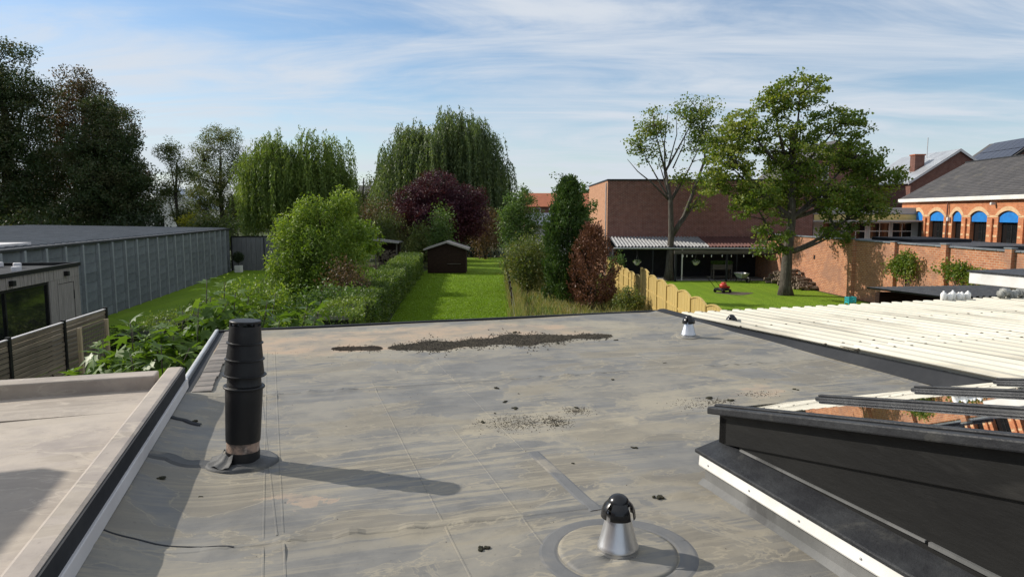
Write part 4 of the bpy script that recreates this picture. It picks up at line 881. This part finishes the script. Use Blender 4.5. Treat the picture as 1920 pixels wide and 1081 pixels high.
S('garden_shrub', 'climbing leaves over far end of pine fence', 'shrub', (6.35, 42.8), 2.2, .45, .9, 2200, .12, 'leaf_green')

# ================================================================== BIG TREES ON THE LEFT
G = 'tall trees behind the long hall'
tree('oak_tree', 'tallest dark oak standing behind the long hall', 'tree', (-44.3, 62), [(0, 0, -.1), (.2, 0, 4), (0, 0, 8), (.3, 0, 12), (0, 0, 16)], .55,
     [(-.5, 0, 16.8, 4.0, 3.5, 3.0), (2.4, -.5, 14.0, 2.8, 3, 2.6), (-3, 0, 13, 4, 4, 4), (0, -1, 10.5, 5, 4, 3.2), (3.0, -.5, 8.4, 3.2, 3, 2.6), (-3, 0, 7, 4.4, 4, 3), (1.4, -1, 5.4, 4, 3.4, 2.2)], 1050, 80, .5, .21, 'leaf_oak', 'bark_dark', sub=220, group=G)
tree('oak_tree', 'tall oak with a rusty brown patch, behind the long hall', 'tree', (-40.3, 67), [(0, 0, -.1), (.2, 0, 4), (0, 0, 7), (.2, 0, 11), (0, 0, 15)], .5,
     [(0, 0, 15.6, 2.8, 2.6, 2.3), (-1.6, 0, 12.6, 2.8, 2.8, 2.6), (2.4, 0, 12.6, 2.7, 2.6, 2.4), (0, -1, 9, 4, 3.2, 2.6), (3, 0, 8, 3, 3, 2.4), (-2.8, 0, 7, 3.4, 3, 2.4), (1.2, -1, 4.8, 3.8, 3, 2)], 760, 70, .46, .2, 'leaf_oak_brown', 'bark_dark', sub=240, group=G)
tree('oak_tree', 'broad dark oak with steep right flank, behind the long hall', 'tree', (-34.0, 60), [(0, 0, -.1), (-.2, 0, 3), (0, 0, 6), (.2, 0, 9), (0, 0, 12)], .45,
     [(-.3, 0, 12.4, 1.8, 2, 1.8), (1.2, -.3, 10.2, 1.9, 2, 1.8), (-1.8, 0, 9.8, 2.3, 2.3, 2.2), (1.8, -.5, 7.6, 2.2, 2, 1.8), (0, -1, 7, 3.2, 2.6, 2.2), (2.0, 0, 4.8, 2.2, 2.2, 1.8), (-2, -.5, 4.6, 3, 2.4, 2)], 760, 76, .4, .19, 'leaf_oak', 'bark_dark', sub=160, group=G)
tree('ash_tree', 'slim see-through young tree right of the dark oak', 'tree', (-32.0, 67), [(0, 0, -.1), (.2, 0, 3), (0, 0, 6), (.3, 0, 9)], .22,
     [(-.4, 0, 10.3, 1.2, 1.2, 1.2), (.6, 0, 8.2, 1.4, 1.3, 1.2), (-.7, 0, 6.4, 1.4, 1.3, 1.3), (.6, 0, 4.2, 1.3, 1.2, 1.2)], 200, 56, .34, .15, 'leaf_ash', 'bark_dark', sub=110, group=G)
tree('ash_tree', 'airy rounded ash tree between dark oak and bright willow', 'tree', (-29.4, 71), [(0, 0, -.1), (.2, 0, 3), (0, 0, 6.5), (.2, 0, 10)], .3,
     [(.3, 0, 11.7, 2.0, 2, 1.6), (-1.5, 0, 9.6, 2.0, 2, 1.9), (2.0, 0, 9.4, 1.9, 2, 1.8), (0, -.6, 7.3, 3.0, 2.4, 2), (2.0, 0, 5.4, 2.2, 2, 1.9), (-1.8, 0, 5.2, 2.2, 2, 2)], 540, 60, .38, .15, 'leaf_ash', 'bark_dark', sub=200, group=G)
tree('bare_top_tree', 'thin twiggy tree in gap between the two willows', 'tree', (-19.5, 92), [(0, 0, -.1), (.2, 0, 3), (0, 0, 6.5), (.2, 0, 9)], .2,
     [(-2, 0, 8.4, 1.6, 1.4, 1.5), (1.8, 0, 8.2, 1.6, 1.4, 1.6), (0, 0, 6, 2.8, 2, 1.8), (.5, 0, 3.6, 3.4, 2, 1.8)], 260, 20, .45, .24, 'leaf_ash', 'bark_dark', sub=200)
for x, y, h, r, mt, lb in ((-38, 56.5, 4.6, 3.6, 'leaf_oak', 'dark undergrowth below the tallest oak behind hall roof'), (-31, 57.5, 4.4, 3, 'leaf_dark', 'dark undergrowth below the broad oak behind hall roof'), (-25.6, 60, 4.6, 2.2, 'leaf_ash', 'grey green bush between hall roof and bright willow'), (-47, 55, 5.2, 4, 'leaf_oak', 'leafy undergrowth at the far left behind hall roof')):
    S('undergrowth_bush', lb, 'bush', (x, y), h, r, 1.8, 7000, .22, mt, cl=.2)
S('yellow_bush', 'small bright yellow bush glowing behind hall roof', 'bush', (-28.6, 62), 4.3, .9, .9, 1500, .2, 'leaf_yellow', low=2)
n = 34000; a = rng.uniform(R(36), R(144), n); d = rng.uniform(170, 260, n); x = d * np.cos(a); hmax = 6.5 + 3 * np.sin(a * 61) + 1.6 * np.sin(a * 143) + 1.2 * np.sin(a * 317)
P = np.stack([x, d * np.sin(a), np.abs(hmax) * rng.random(n) ** .6], 1); o = leaf_obj('distant_woodland', P, rng.normal(size=P.shape), 1.5, 1.1, 'leaf_oak'); tag(o, 'far belt of woodland closing the horizon', 'woodland', kind='stuff')

# ================================================================== RIGHT GARDEN
pf = empty('pine_fence', (5.55, 0, 0), -.016, 'new yellow pine panel fence with domed tops beside the right lawn', 'fence')
def dome_panel(w, h, rise, name='panel'):
    m = MB(); n = 12
    for i in range(n):
        y0_, y1_ = w * i / n, w * (i + 1) / n - .006; z0_ = h - rise + rise * math.sin(math.pi * y0_ / w); z1_ = h - rise + rise * math.sin(math.pi * min(1, y1_ / w)); d = .004 * (i % 2)
        m.prism([(-d, y0_, .05), (-d, y1_, .05), (-d, y1_, z1_), (-d, y0_, z0_)], (.02, 0, 0))
    for i in range(n):
        y0_, y1_ = w * i / n, w * (i + 1) / n; z0_ = h - rise + rise * math.sin(math.pi * y0_ / w); z1_ = h - rise + rise * math.sin(math.pi * min(1, y1_ / w))
        m.prism([(-.03, y0_, z0_ - .03), (-.03, y1_, z1_ - .03), (-.03, y1_, z1_ + .015), (-.03, y0_, z0_ + .015)], (.07, 0, 0))
    for z in (.45, 1.05): m.box(-.028, -.005, 0, w, z, z + .07)
    return m.mesh(name, 'fence_pine')
pn = dome_panel(1.82, 1.84, .13); pf_ = dome_panel(1.76, 1.52, .11)
pp = MB().box(-.045, .045, -.05, .05, 0, 1.72).mesh('post', 'fence_pine'); pq = MB().box(-.045, .045, -.05, .05, 0, 1.42).mesh('post', 'fence_pine')
for k in range(9):
    y = 30.72 - 1.95 * k; link('panel', pn, pf, (0, y - 1.88, 0)); link('post', pp, pf, (0, y, 0))
for k in range(7):
    y = 32.75 + 1.88 * k; link('panel', pf_, pf, (0, y + .06, 0)); link('post', pq, pf, (0, y + 1.88, 0))
gp = dome_panel(1.72, 1.95, .1, 'gate_panel'); link('gate_panel', gp, pf, (0, 30.82, 0)); MB().box(-.06, .06, 32.58, 32.7, 0, 1.95).build('gate_post', 'fence_pine', pf, bevel=.006)

bh = empty('brick_hall', (6.75, 49.6, 0), 0, 'windowless dark red brick hall behind the two garden trees', 'building')
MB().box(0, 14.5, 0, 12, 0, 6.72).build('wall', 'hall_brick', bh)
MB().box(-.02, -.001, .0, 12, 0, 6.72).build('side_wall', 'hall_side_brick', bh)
MB().box(-.06, 14.56, -.06, 12.06, 6.722, 6.84).build('parapet_cap', 'lead_cap', bh, bevel=.01)
MB().tube([(-.06, .5, 6.6), (-.06, .5, .1)], .05, 8).build('downpipe', 'zinc', bh)
lt = empty('garden_lean_to', (6.75, 46.4, 0), 0, 'dark open lean-to with corrugated roof against the brick hall', 'shelter')
la = math.atan((2.78 - 2.25) / 3.1)
cg = corr_mesh('corrugated_sheet', .9, 3.2, .225, .1, 'grey_corrugated', flat=False); cr = corr_mesh('corrugated_sheet', .9, 3.2, .225, .1, 'red_corrugated', flat=False)
for i in range(14): link('corrugated_sheet', cg if i < 7 else cr, lt, (.1 + i * .89, 3.15, 2.8 + .002 * (i % 2)), (la, 0, 0))
MB().box(0, 12.7, .05, .13, 2.05, 2.2).build('eave_beam', 'old_wood', lt)
MB().tube([(0, -.03, 2.15), (12.7, -.03, 2.13)], .05, 8).build('gutter', 'zinc', lt)
MB().box(0, 12.8, 3.0, 3.1, 0, 2.6).box(0, .06, .15, 3.0, 0, 2.1).box(12.74, 12.8, .15, 3.0, 0, 2.3).build('wall', 'dark_navy', lt)
for x in (2.6, 4.55, 8.2, 12.6): MB().box(x, x + .07, .05, .12, 0, 2.05).build('post', 'white_render' if x == 4.55 else 'dark_navy', lt)
pg = empty('pergola', (10.6, 45.6, 0), 0, 'weathered grey pergola beam on posts before the dark lean-to', 'pergola')
MB().box(0, 8.2, 0, .12, 1.82, 2.05).build('beam', 'old_wood', pg, bevel=.01)
for x in (.05, 3.4, 8.0): MB().box(x, x + .12, .01, .11, 0, 1.82).build('post', 'dark_navy', pg)
lights = empty('string_lights', (10.6, 45.5, 1.78), 0, 'string of white bulbs hanging under the pergola beam', 'lights')
m = MB(); m.tube([(.05 + i * .3, 0, .02 - .05 * abs(math.sin(i * .8))) for i in range(27)], .006, 4).build('cable', 'black_paint', lights)
for i, x in enumerate((.55, .8, 1.15, 1.9, 2.4, 3.1, 3.7, 4.5, 5.1, 5.9, 6.7)):
    MB().lathe([(.012, 0), (.014, -.05), (.03, -.09), (.032, -.13), (.012, -.165)], seg=10).build('bulb', 'bulb_glass', lights, True, loc=(x, 0, -.0))
for i, x in enumerate((8.3, 12.2)):
    hb = empty('hanging_basket', (x, 46.3, 1.02), 0, 'hanging basket of white flowers ' + ('before the lean-to beside far end of pine fence' if i == 0 else 'between fork trunk tree and planter'), 'basket')
    MB().lathe([(.05, 0), (.15, .06), (.2, .2), (.21, .22), (.18, .22)], seg=18).build('bowl', 'white_render', hb, True)
    mm = MB()
    for a in (0, 2.1, 4.2): mm.tube([(.19 * math.cos(a), .19 * math.sin(a), .21), (0, 0, .7)], .006, 4)
    mm.tube([(0, 0, .7), (0, .12, 1.05)], .006, 4).build('chain', 'wire', hb)
    P = unit(rng.normal(size=(420, 3))) * np.array([.26, .26, .13]) * rng.random((420, 1)) ** .4 + np.array([0, 0, .24]); leaf_obj('foliage', P[:230], rng.normal(size=(230, 3)), .1, .06, 'leaf_green', hb); leaf_obj('flowers', P[230:], rng.normal(size=(190, 3)), .07, .06, 'petal', hb)
pb = empty('raised_planter', (14.1, 46.9, 0), 0, 'raised wooden planter on legs full of green plants', 'planter')
for i in range(3): MB().box(-.65, .65, -.28, -.25, .72 + i * .11, .72 + i * .11 + .104).build('board', 'old_wood', pb)
MB().box(-.65, .65, .25, .28, .72, 1.05).box(-.65, -.62, -.25, .25, .72, 1.05).box(.62, .65, -.25, .25, .72, 1.05).box(-.62, .62, -.25, .25, .72, .76).build('trough', 'old_wood', pb)
for x in (-.64, .56):
    for y in (-.3, .22): MB().box(x, x + .08, y, y + .08, 0, 1.08).build('leg', 'old_wood', pb)
MB().box(-.6, .6, -.24, .24, .22, .26).build('shelf', 'old_wood', pb)
P = rng.random((1500, 3)) * np.array([1.25, .5, .1]) + np.array([-.62, -.25, .98]); D = rng.normal(size=P.shape) * .35; D[:, 2] = 1; leaf_obj('plants', P, D, .26, .05, 'leaf_green', pb)
wb = empty('wheelbarrow', (14.95, 45.2, 0), R(20), 'grey wheelbarrow parked beside the raised planter', 'wheelbarrow')
MB().add([(-.3, -.35, .6), (.3, -.35, .6), (.33, .45, .62), (-.33, .45, .62), (-.18, -.2, .28), (.18, -.2, .28), (.2, .25, .3), (-.2, .25, .3)], [(4, 5, 6, 7), (0, 1, 5, 4), (1, 2, 6, 5), (2, 3, 7, 6), (3, 0, 4, 7)]).build('tray', 'zinc', wb)
MB().tube([(-.28, .95, .6), (-.2, .2, .27), (-.07, -.6, .2)], .018, 6).tube([(.28, .95, .6), (.2, .2, .27), (.07, -.6, .2)], .018, 6).tube([(-.2, .25, .28), (-.22, .4, 0)], .015, 6).tube([(.2, .25, .28), (.22, .4, 0)], .015, 6).build('frame', 'black_paint', wb, True)
wl = MB().lathe([(.1, -.04), (.19, -.045), (.2, 0), (.19, .045), (.1, .04)], seg=20, cap=False).build('wheel', 'black_plastic', wb, True); wl.location = (0, -.6, .2); wl.rotation_euler = (0, R(90), 0)

mw = empty('lawn_mower', (11.95, 39.4, 0), R(-58), 'red and black lawn mower standing on the right lawn', 'mower')
MB().prism([(-.26, -.36, .12), (.26, -.36, .12), (.28, .1, .12), (.2, .36, .12), (-.2, .36, .12), (-.28, .1, .12)], (0, 0, .15)).build('deck', 'black_plastic', mw, bevel=.03)
MB().lathe([(.2, .27), (.22, .3), (.22, .42), (.17, .5), (.08, .53)], seg=20, cy=.05).build('engine_cover', 'red_plastic', mw, True, auto=40)
MB().box(-.1, .1, -.02, .2, .53, .58).box(-.24, .24, .2, .34, .27, .36).build('trim', 'red_plastic', mw, bevel=.01)
for x in (-.3, .3):
    for y, r in ((.28, .1), (-.28, .12)):
        o = MB().lathe([(.03, -.03), (r * .9, -.03), (r, -.015), (r, .015), (r * .9, .03), (.03, .03)], seg=18).build('wheel', 'black_plastic', mw, True); o.location = (x, y, r); o.rotation_euler = (0, R(90), 0)
MB().tube([(-.22, -.34, .25), (-.22, -1.0, .85), (-.18, -1.12, .95), (.18, -1.12, .95), (.22, -1.0, .85), (.22, -.34, .25)], .014, 6).build('handle', 'black_paint', mw, True)
cr_ = empty('plastic_crate', (16.5, 33.8, 0), R(10), 'turquoise plastic crate on the lawn near the brick wall', 'crate')
MB().box(-.2, .2, -.15, .15, .14, .17).build('bottom', 'teal_plastic', cr_)
for z in (.17, .27, .37):
    MB().box(-.2, .2, -.16, -.14, z, z + .05).box(-.2, .2, .14, .16, z, z + .05).box(-.2, -.18, -.14, .14, z, z + .05).box(.18, .2, -.14, .14, z, z + .05).build('side_rail', 'teal_plastic', cr_)
for x in (-.2, .17):
    for y in (-.165, .135): MB().box(x, x + .03, y, y + .03, 0, .44).build('corner_post', 'teal_plastic', cr_)
lp = empty('log_pile', (17.35, 43.0, 0), R(4), 'heap of split firewood logs stacked against the brick wall', 'logs')
m = MB(); q = random.Random(9)
for i in range(240):
    y = q.uniform(-2.6, 2.4); top = 1.05 * (1 - abs(y) / 2.7) ** .55; z = q.uniform(.05, max(.1, top)); x = q.uniform(-.75, .1) + .2 * z; r = q.uniform(.05, .1); a = q.uniform(-.35, .35)
    m.tube([(x - .2, y, z), (x + .2, y + a * .3, z + q.uniform(-.05, .05))], r, 6)
tag(m.build('log', 'log_bark', lp), kind='stuff')

# garden wall
GW = math.atan2(-.062, 1)
gw = empty('garden_wall', (18.02, 36.8, 0), -GW, 'tall old orange brick garden wall with buttress piers', 'wall')
MB().box(0, .3, -16, 13.2, 0, 3.04).build('wall', 'garden_brick', gw)
for k in range(5): MB().box(-.17, 0, -3.58 * k - .17, -3.58 * k + .17, 0, 3.1 + .05 * (k > 1)).build('pier', 'garden_brick', gw)
for k in range(5): MB().box(-.2, .06, -3.58 * k - .2, -3.58 * k + .2, 3.105 + .05 * (k > 1), 3.155 + .05 * (k > 1)).build('pier_cap', 'concrete', gw, bevel=.01)
y = -16
while y < 13.1:
    L = min(1.19, 13.2 - y); MB().box(-.07, .37, y, y + L - .015, 3.04, 3.095 + random.uniform(0, .01)).build('coping_stone', 'concrete', gw, bevel=.01); y += 1.2
for y, z in ((4.2, 1.9),): MB().box(-.006, .05, y - .1, y + .1, z - .12, z + .12).build('vent_hole', 'black_paint', gw)
for i, (y, label) in enumerate(((-4.9, 'left clump of creeper on brick wall between two piers'), (-8.6, 'right clump of creeper on brick wall behind white canopy'))):
    cx = gw.location.x + .062 * (-y) * 1.0; cv = empty('wall_creeper', (18.02 - y * .062 - .25, 36.8 + y, 1.6), -GW, label, 'creeper')
    C = rng.normal(size=(42, 3)) * np.array([.1, .62, .2]) + np.array([-.05, 0, .62]); C[:, 0] = -np.abs(C[:, 0]); C[:, 2] -= .25 * np.abs(C[:, 1])
    m = MB()
    for q_ in range(14): e = Vector(C[q_]); m.tube(bez(Vector((.02, -.1, -1.58)), Vector((0, e.y * .3, -.2)), e, 6), [.022, .02, .015, .012, .01, .006], 5)
    m.build('stem', 'bark_dark', cv, True)
    P = np.repeat(C, 34, 0) + rng.normal(size=(42 * 34, 3)) * .12; P[:, 0] = np.minimum(P[:, 0], .12); leaf_obj('foliage', P, rng.normal(size=P.shape) + np.array([-.5, 0, -.3]), .12, .085, 'leaf_maple', cv)

# the two garden trees
tree('garden_maple', 'large spreading maple on the right lawn in front of brick wall', 'tree', (15.03, 38.1), [(0, 0, -.1), (-.05, 0, .6), (.0, 0, 2.3), (.15, 0, 4.2), (.05, 0, 6.5), (0, 0, 9)], .36,
     [(.3, 0, 10.7, 1.6, 1.5, 1.4), (-1.0, .2, 10.3, .9, 1, .9), (-2.3, 0, 8.9, 1.5, 1.6, 1.2), (-3.3, -.3, 6.9, 1.4, 1.6, 1.2), (-3.9, 0, 8.3, 1.1, 1.2, .9), (-4.1, -.2, 5.9, 1.0, 1.2, .8), (-2.2, -.6, 5.2, 1.5, 1.6, 1.1), (-1.4, -1.2, 3.1, .95, 1.1, 1.2), (0, 0, 7.6, 2.0, 2.2, 1.7), (2.5, 0, 9.2, 1.7, 1.5, .9),
      (3.2, 0, 7.4, 1.7, 1.8, 1.0), (4.4, -.2, 6.1, 1.7, 1.8, 1.0), (3.5, -.4, 4.6, 1.9, 1.7, .9), (1.9, -.8, 5.6, 1.8, 1.6, 1.1), (2.4, -.6, 3.4, 1.1, 1.1, .6), (.2, 1.2, 5.6, 1.8, 1.4, 1.2)], 860, 44, .25, .145, 'leaf_maple', 'bark', sub=420, aspect=.8, limb_r=.36, power=2.8, fl=.5)
tree('forked_tree', 'sparse forked tree beside the pine fence with thin airy crown', 'tree', (10.5, 46.6), [(0, 0, -.1), (0, 0, .8), (.1, 0, 3.0), (.0, 0, 5.2), (-.4, 0, 7.2)], .3,
     [(-1.2, 0, 10.1, 1.1, 1.0, 1.2), (-2.0, 0, 8.6, 1.3, 1.0, 1.0), (1.6, 0, 11.0, 1.6, 1.1, 1.1), (2.0, 0, 9.3, 1.5, 1.1, 1.4), (.6, 0, 6.7, .7, .8, .6), (2.5, 0, 6.5, 1.2, 1.1, .9), (1.6, -.3, 5.2, .9, .8, .6), (-.9, 0, 8.0, .6, .6, .6)], 230, 28, .36, .15, 'leaf_maple', 'bark', sub=220, aspect=.8, limb_r=.28, fl=.6,
     extra=[([(.1, 0, 2.9), (.9, 0, 4.2), (1.4, 0, 5.6), (2.2, 0, 8.0), (1.9, 0, 10.6)], .19), ([(0, 0, 5.2), (-1.2, 0, 6.4), (-2.2, .1, 7.2), (-2.9, .1, 8.0)], .07), ([(-.4, 0, 7), (-.5, 0, 9), (-.3, .1, 10.9)], .07), ([(-.2, 0, 7.6), (.3, 0, 9.6), (.2, 0, 11.2)], .05), ([(-.3, 0, 8), (-.8, 0, 9.8), (-.7, 0, 11)], .04), ([(.1, 0, 7.4), (.8, 0, 9), (.9, 0, 10.4)], .05)])

# ================================================================== BUILDINGS BEHIND THE WALL
AR = -math.atan(.0687)
ab = empty('arched_brick_building', (28.4, 38.8, 0), AR, 'orange brick building with arched windows and bright blue window heads', 'building')
wins = [(11.1, 12.3, 0), (8.35, 10.15, 0), (6.25, 7.3, 0), (3.55, 5.25, 0), (.65, 2.45, 0), (-2.2, -.4, 0), (-5.2, -3.4, 0)]
YS, YE = -8.5, 14.2
def arch_top(y0_, y1_, zs, rise, n=10):
    return [(y0_ + (y1_ - y0_) * i / n, zs + rise * math.sin(math.pi * i / n) ** .8) for i in range(n + 1)]
m = MB(); prev = YS
for a, b, _ in sorted(wins):
    m.box(0, .5, prev, a, 0, 5.25); m.box(0, .5, a, b, 0, 2.0)
    pts = arch_top(a, b, 4.3, .3); poly = [(0, y, z) for y, z in pts] + [(0, b, 5.25), (0, a, 5.25)]; m.prism(poly, (.5, 0, 0)); prev = b
m.box(0, .5, prev, YE, 0, 5.25)
m.box(.5, 9, YE - .4, YE, 0, 5.25).box(8.6, 9, YS, YE - .4, 0, 5.25)
m.build('wall', 'arch_brick', ab)
for a, b, _ in wins:
    W = MB().prism([(.06, y, z - .08) for y, z in arch_top(a + .04, b - .04, 4.32, .3)] + [(.06, b - .04, 3.94), (.06, a + .04, 3.94)], (.05, 0, 0)).build('window_head', 'blue_panel', ab)
    fr = MB().box(.24, .3, a, a + .07, 2.0, 4.3).box(.24, .3, b - .07, b, 2.0, 4.3).box(.24, .3, a + .07, b - .07, 3.9, 3.98).box(.24, .3, a + .07, b - .07, 2.0, 2.08)
    if b - a > 1.3: fr.box(.24, .3, (a + b) / 2 - .04, (a + b) / 2 + .04, 2.08, 3.9)
    fr = fr.build('window', 'black_paint', ab)
    if b - a > 1.3:
        for s, e in ((a + .07, (a + b) / 2 - .04), ((a + b) / 2 + .04, b - .07)): MB().box(.265, .275, s, e, 2.08, 3.9).build('pane', 'dark_window', fr)
    else: MB().box(.265, .275, a + .07, b - .07, 2.08, 3.9).build('pane', 'dark_window', fr)
    pts = arch_top(a - .02, b + .02, 4.32, .3); pts2 = arch_top(a - .3, b + .3, 4.32, .56); ar = MB()
    for i in range(len(pts) - 1): ar.prism([(-.035, *pts[i]), (-.035, *pts[i + 1]), (-.035, *pts2[i + 1]), (-.035, *pts2[i])], (.034, 0, 0))
    ar.build('arch_band', 'cream_band', ab)
    MB().box(-.05, .02, a - .06, b + .06, 1.93, 1.995).build('sill', 'concrete_post', ab)
prev = YS
for a, b, _ in sorted(wins):
    for z in (2.45, 3.05, 3.65, 4.22):
        if a - prev > .2: MB().box(-.015, -.001, prev + (.04 if prev > YS else 0), a - .04, z, z + .13).build('brick_band', 'cream_band', ab)
    prev = b
for z in (2.45, 3.05, 3.65, 4.22): MB().box(-.015, -.001, prev + .04, YE, z, z + .13).build('brick_band', 'cream_band', ab)
for y in (-2.8, .1, 2.95, 5.7, 7.8, 10.6): MB().box(-.11, -.016, y - .09, y + .09, 1.2, 4.15).build('pilaster', 'arch_brick', ab)
MB().box(-.28, .05, YS, YE + .1, 5.252, 5.5).build('cornice', 'white_render', ab, bevel=.02)
MB().tube([(-.1, 7.75, 5.2), (-.16, 7.75, 1)], .05, 8).build('downpipe', 'dark_brick', ab)
rf = MB().add([(-.2, YS, 5.5), (-.2, YE + .1, 5.5), (4.5, YE + .1, 8.2), (4.5, YS, 8.2), (9.2, YE + .1, 5.5), (9.2, YS, 5.5)], [(0, 3, 2, 1), (3, 5, 4, 2), (1, 2, 4), (0, 5, 3), (0, 1, 4, 5)]).build('roof', 'slate', ab)
m = MB()
for k in range(24):
    t_ = (k + .5) / 24; m.beam((-.2 + 4.7 * t_, YS, 5.515 + 2.7 * t_), (-.2 + 4.7 * t_, YE + .1, 5.515 + 2.7 * t_), .02, .025)
tag(m.build('slate_course', 'slate', rf), kind='stuff')
MB().beam((4.5, YS, 8.22), (4.5, YE + .1, 8.22), .2, .1).build('ridge', 'lead_cap', rf)
lamp = MB().box(-.32, -.02, 2.7, 2.85, 4.95, 5.1).build('floodlight', 'white_render', ab, bevel=.02)
MB().box(-.2, -.02, 7.5, 7.65, 3.95, 4.2).build('security_camera', 'white_render', ab, bevel=.02)

def gable_house(name, label, x, y, w, L, ze, zp, wall, roofm, rot=0.0, windows=(), along='y', cat='house'):
    t = empty(name, (x, y, 0), rot, label, cat); h = w / 2
    MB().prism([(-h, 0, 0), (h, 0, 0), (h, 0, ze), (0, 0, zp), (-h, 0, ze)], (0, L, 0)).build('wall', wall, t)
    for s in (-1, 1):
        k = (zp - ze) / h
        MB().prism([(0, -.15, zp + .05), (s * (h + .25), -.15, ze + .05 - .25 * k), (s * (h + .25), -.15, ze + .17 - .25 * k), (0, -.15, zp + .17)], (0, L + .3, 0)).build('roof', roofm, t)
        MB().prism([(0, -.2, zp - .02), (s * (h + .27), -.2, ze - .02 - .27 * k), (s * (h + .27), -.2, ze + .2 - .27 * k), (0, -.2, zp + .2)], (0, .045, 0)).build('barge_board', 'grey_white_strip' if roofm == 'light_slate' else 'black_paint', t)
    for wx, wz, ww, wh in windows:
        f = MB().box(wx - ww / 2, wx + ww / 2, -.05, -.002, wz, wz + wh).build('window', 'white_render', t)
        MB().box(wx - ww / 2 + .07, wx - .03, -.065, -.051, wz + .07, wz + wh - .07).build('pane', 'dark_window', f); MB().box(wx + .03, wx + ww / 2 - .07, -.065, -.051, wz + .07, wz + wh - .07).build('pane', 'dark_window', f)
    return t
def chimney(t, x, y, z0, z1, w=.6):
    c = MB().box(x - w / 2, x + w / 2, y - w / 2, y + w / 2, z0, z1).build('chimney', 'dark_brick', t); MB().box(x - w / 2 - .06, x + w / 2 + .06, y - w / 2 - .06, y + w / 2 + .06, z1, z1 + .1).build('chimney_cap', 'clay_roof', c)
g1 = gable_house('gabled_house', 'brick gable house with pale grey roof behind arched building', 36.9, 58.5, 7.6, 9, 7.0, 9.55, 'dark_brick', 'light_slate', -.03, ())
chimney(g1, -2.2, 2.2, 7.6, 9.35, .8); MB().tube([(-.7, 3.5, 9.2), (-.7, 3.5, 11.0)], .04, 6).build('aerial', 'zinc', g1)
g2 = gable_house('gabled_house', 'taller dark brick gable house half hidden behind the maple', 28.2, 61.5, 7.4, 9, 7.3, 10.6, 'dark_brick', 'slate', .05, ((-1.2, 5.2, 1.2, 1.5), (1.4, 5.2, 1.2, 1.5), (-1.2, 7.3, 1, 1.2)))
chimney(g2, 2.9, 4, 8, 10.6); 
g3 = gable_house('solar_house', 'dark roofed house with rows of solar panels on its slope', 46.0, 61.5, 9, 8, 7.6, 11.0, 'dark_brick', 'slate', -.1, ())
sa = math.atan2(11.0 - 7.6, 4.5)
spm = MB().box(-.81, .81, -.48, .48, 0, .04).mesh('solar_panel', 'solar_cell')
for i in range(7):
    for j in range(2):
        d = .75 + j * 1.7 + .81 - .75; s = d + .15; link('solar_panel', spm, g3, (-(s) * math.cos(sa), .6 + i * 1.0, 11.0 - s * math.sin(sa) + .24), (0, -sa, 0))
g4 = gable_house('tiled_house', 'distant house with ridge seen over arched building roof', 46.5, 75, 7, 10, 8.0, 10.2, 'dark_brick', 'clay_roof', -1.4, ())
fb = empty('flat_roof_annex', (22.0, 51.2, 0), R(-2), 'low annex with white parapet, yellow band and white framed windows', 'building')
MB().box(0, 7.8, 0, 5, 0, 4.4).build('wall', 'white_render', fb)
MB().box(-.1, 7.9, -.12, 5.1, 4.402, 4.85).build('parapet', 'grey_render', fb, bevel=.02)
MB().box(.0, 7.8, -.06, -.002, 3.9, 4.36).build('yellow_band', 'yellow_render', fb)
for x in (.6, 2.3, 4.0, 5.6):
    f = MB().box(x, x + 1.45, -.05, -.002, 2.5, 3.8).build('window', 'white_pvc', fb)
    for i in range(2):
        for j in range(2): MB().box(x + .08 + i * .68, x + .7 + i * .68, -.066, -.051, 2.57 + j * .63, 3.13 + j * .6).build('pane', 'dark_window', f)
o = MB().box(-.5, 8.3, -1.2, -.13, 3.86, 3.95).build('canopy', 'grey_render', fb)
rf2 = empty('felt_roofed_shed', (19.2, 30.5, 0), -GW, 'long black felt roofed outbuilding just behind the brick wall', 'shed')
MB().box(0, 4.6, 0, 9, 0, 2.9).build('wall', 'dark_brick', rf2); MB().box(-.15, 4.75, -.1, 9.1, 2.902, 3.05).build('roof', 'lead_cap', rf2, bevel=.02)
MB().box(.8, 3.9, 4, 7.5, 3.052, 3.2).build('roof_box', 'dark_membrane', rf2, bevel=.03)

# far houses seen through the gaps
g5 = gable_house('distant_house', 'distant house with orange tiled roof beyond the meadow', 2.0, 112, 8, 12, 5.4, 7.4, 'dark_brick', 'clay_roof', -math.pi / 2 + .02, ())
for i, y in enumerate((1.2, 3.6, 6.2)):
    f = MB().box(3.98, 4.05, y, y + 1.1, 4.1, 5.2).build('window', 'white_render', g5); MB().box(4.051, 4.06, y + .1, y + 1.0, 4.2, 5.1).build('pane', 'dark_window', f)
g6 = gable_house('distant_house', 'distant pale house with grey roof behind left trees', -44.5, 92, 7, 12, 5.0, 7.6, 'white_render', 'light_slate', .2, ((-1.5, 2.6, 1.2, 1.2), (1.5, 2.6, 1.2, 1.2)))
g7 = gable_house('distant_house', 'distant yellow brick house glimpsed between the two willows', -24.0, 112, 9, 9, 6.5, 8.6, 'yellow_render', 'slate', -math.pi / 2, ())
chimney(g7, 2, 3, 7, 9.6, .9)
g8 = gable_house('distant_house', 'low grey outbuilding beyond the meadow shrubs', 1.6, 74, 4, 6, 3.2, 4.3, 'grey_render', 'light_slate', -math.pi / 2, ())
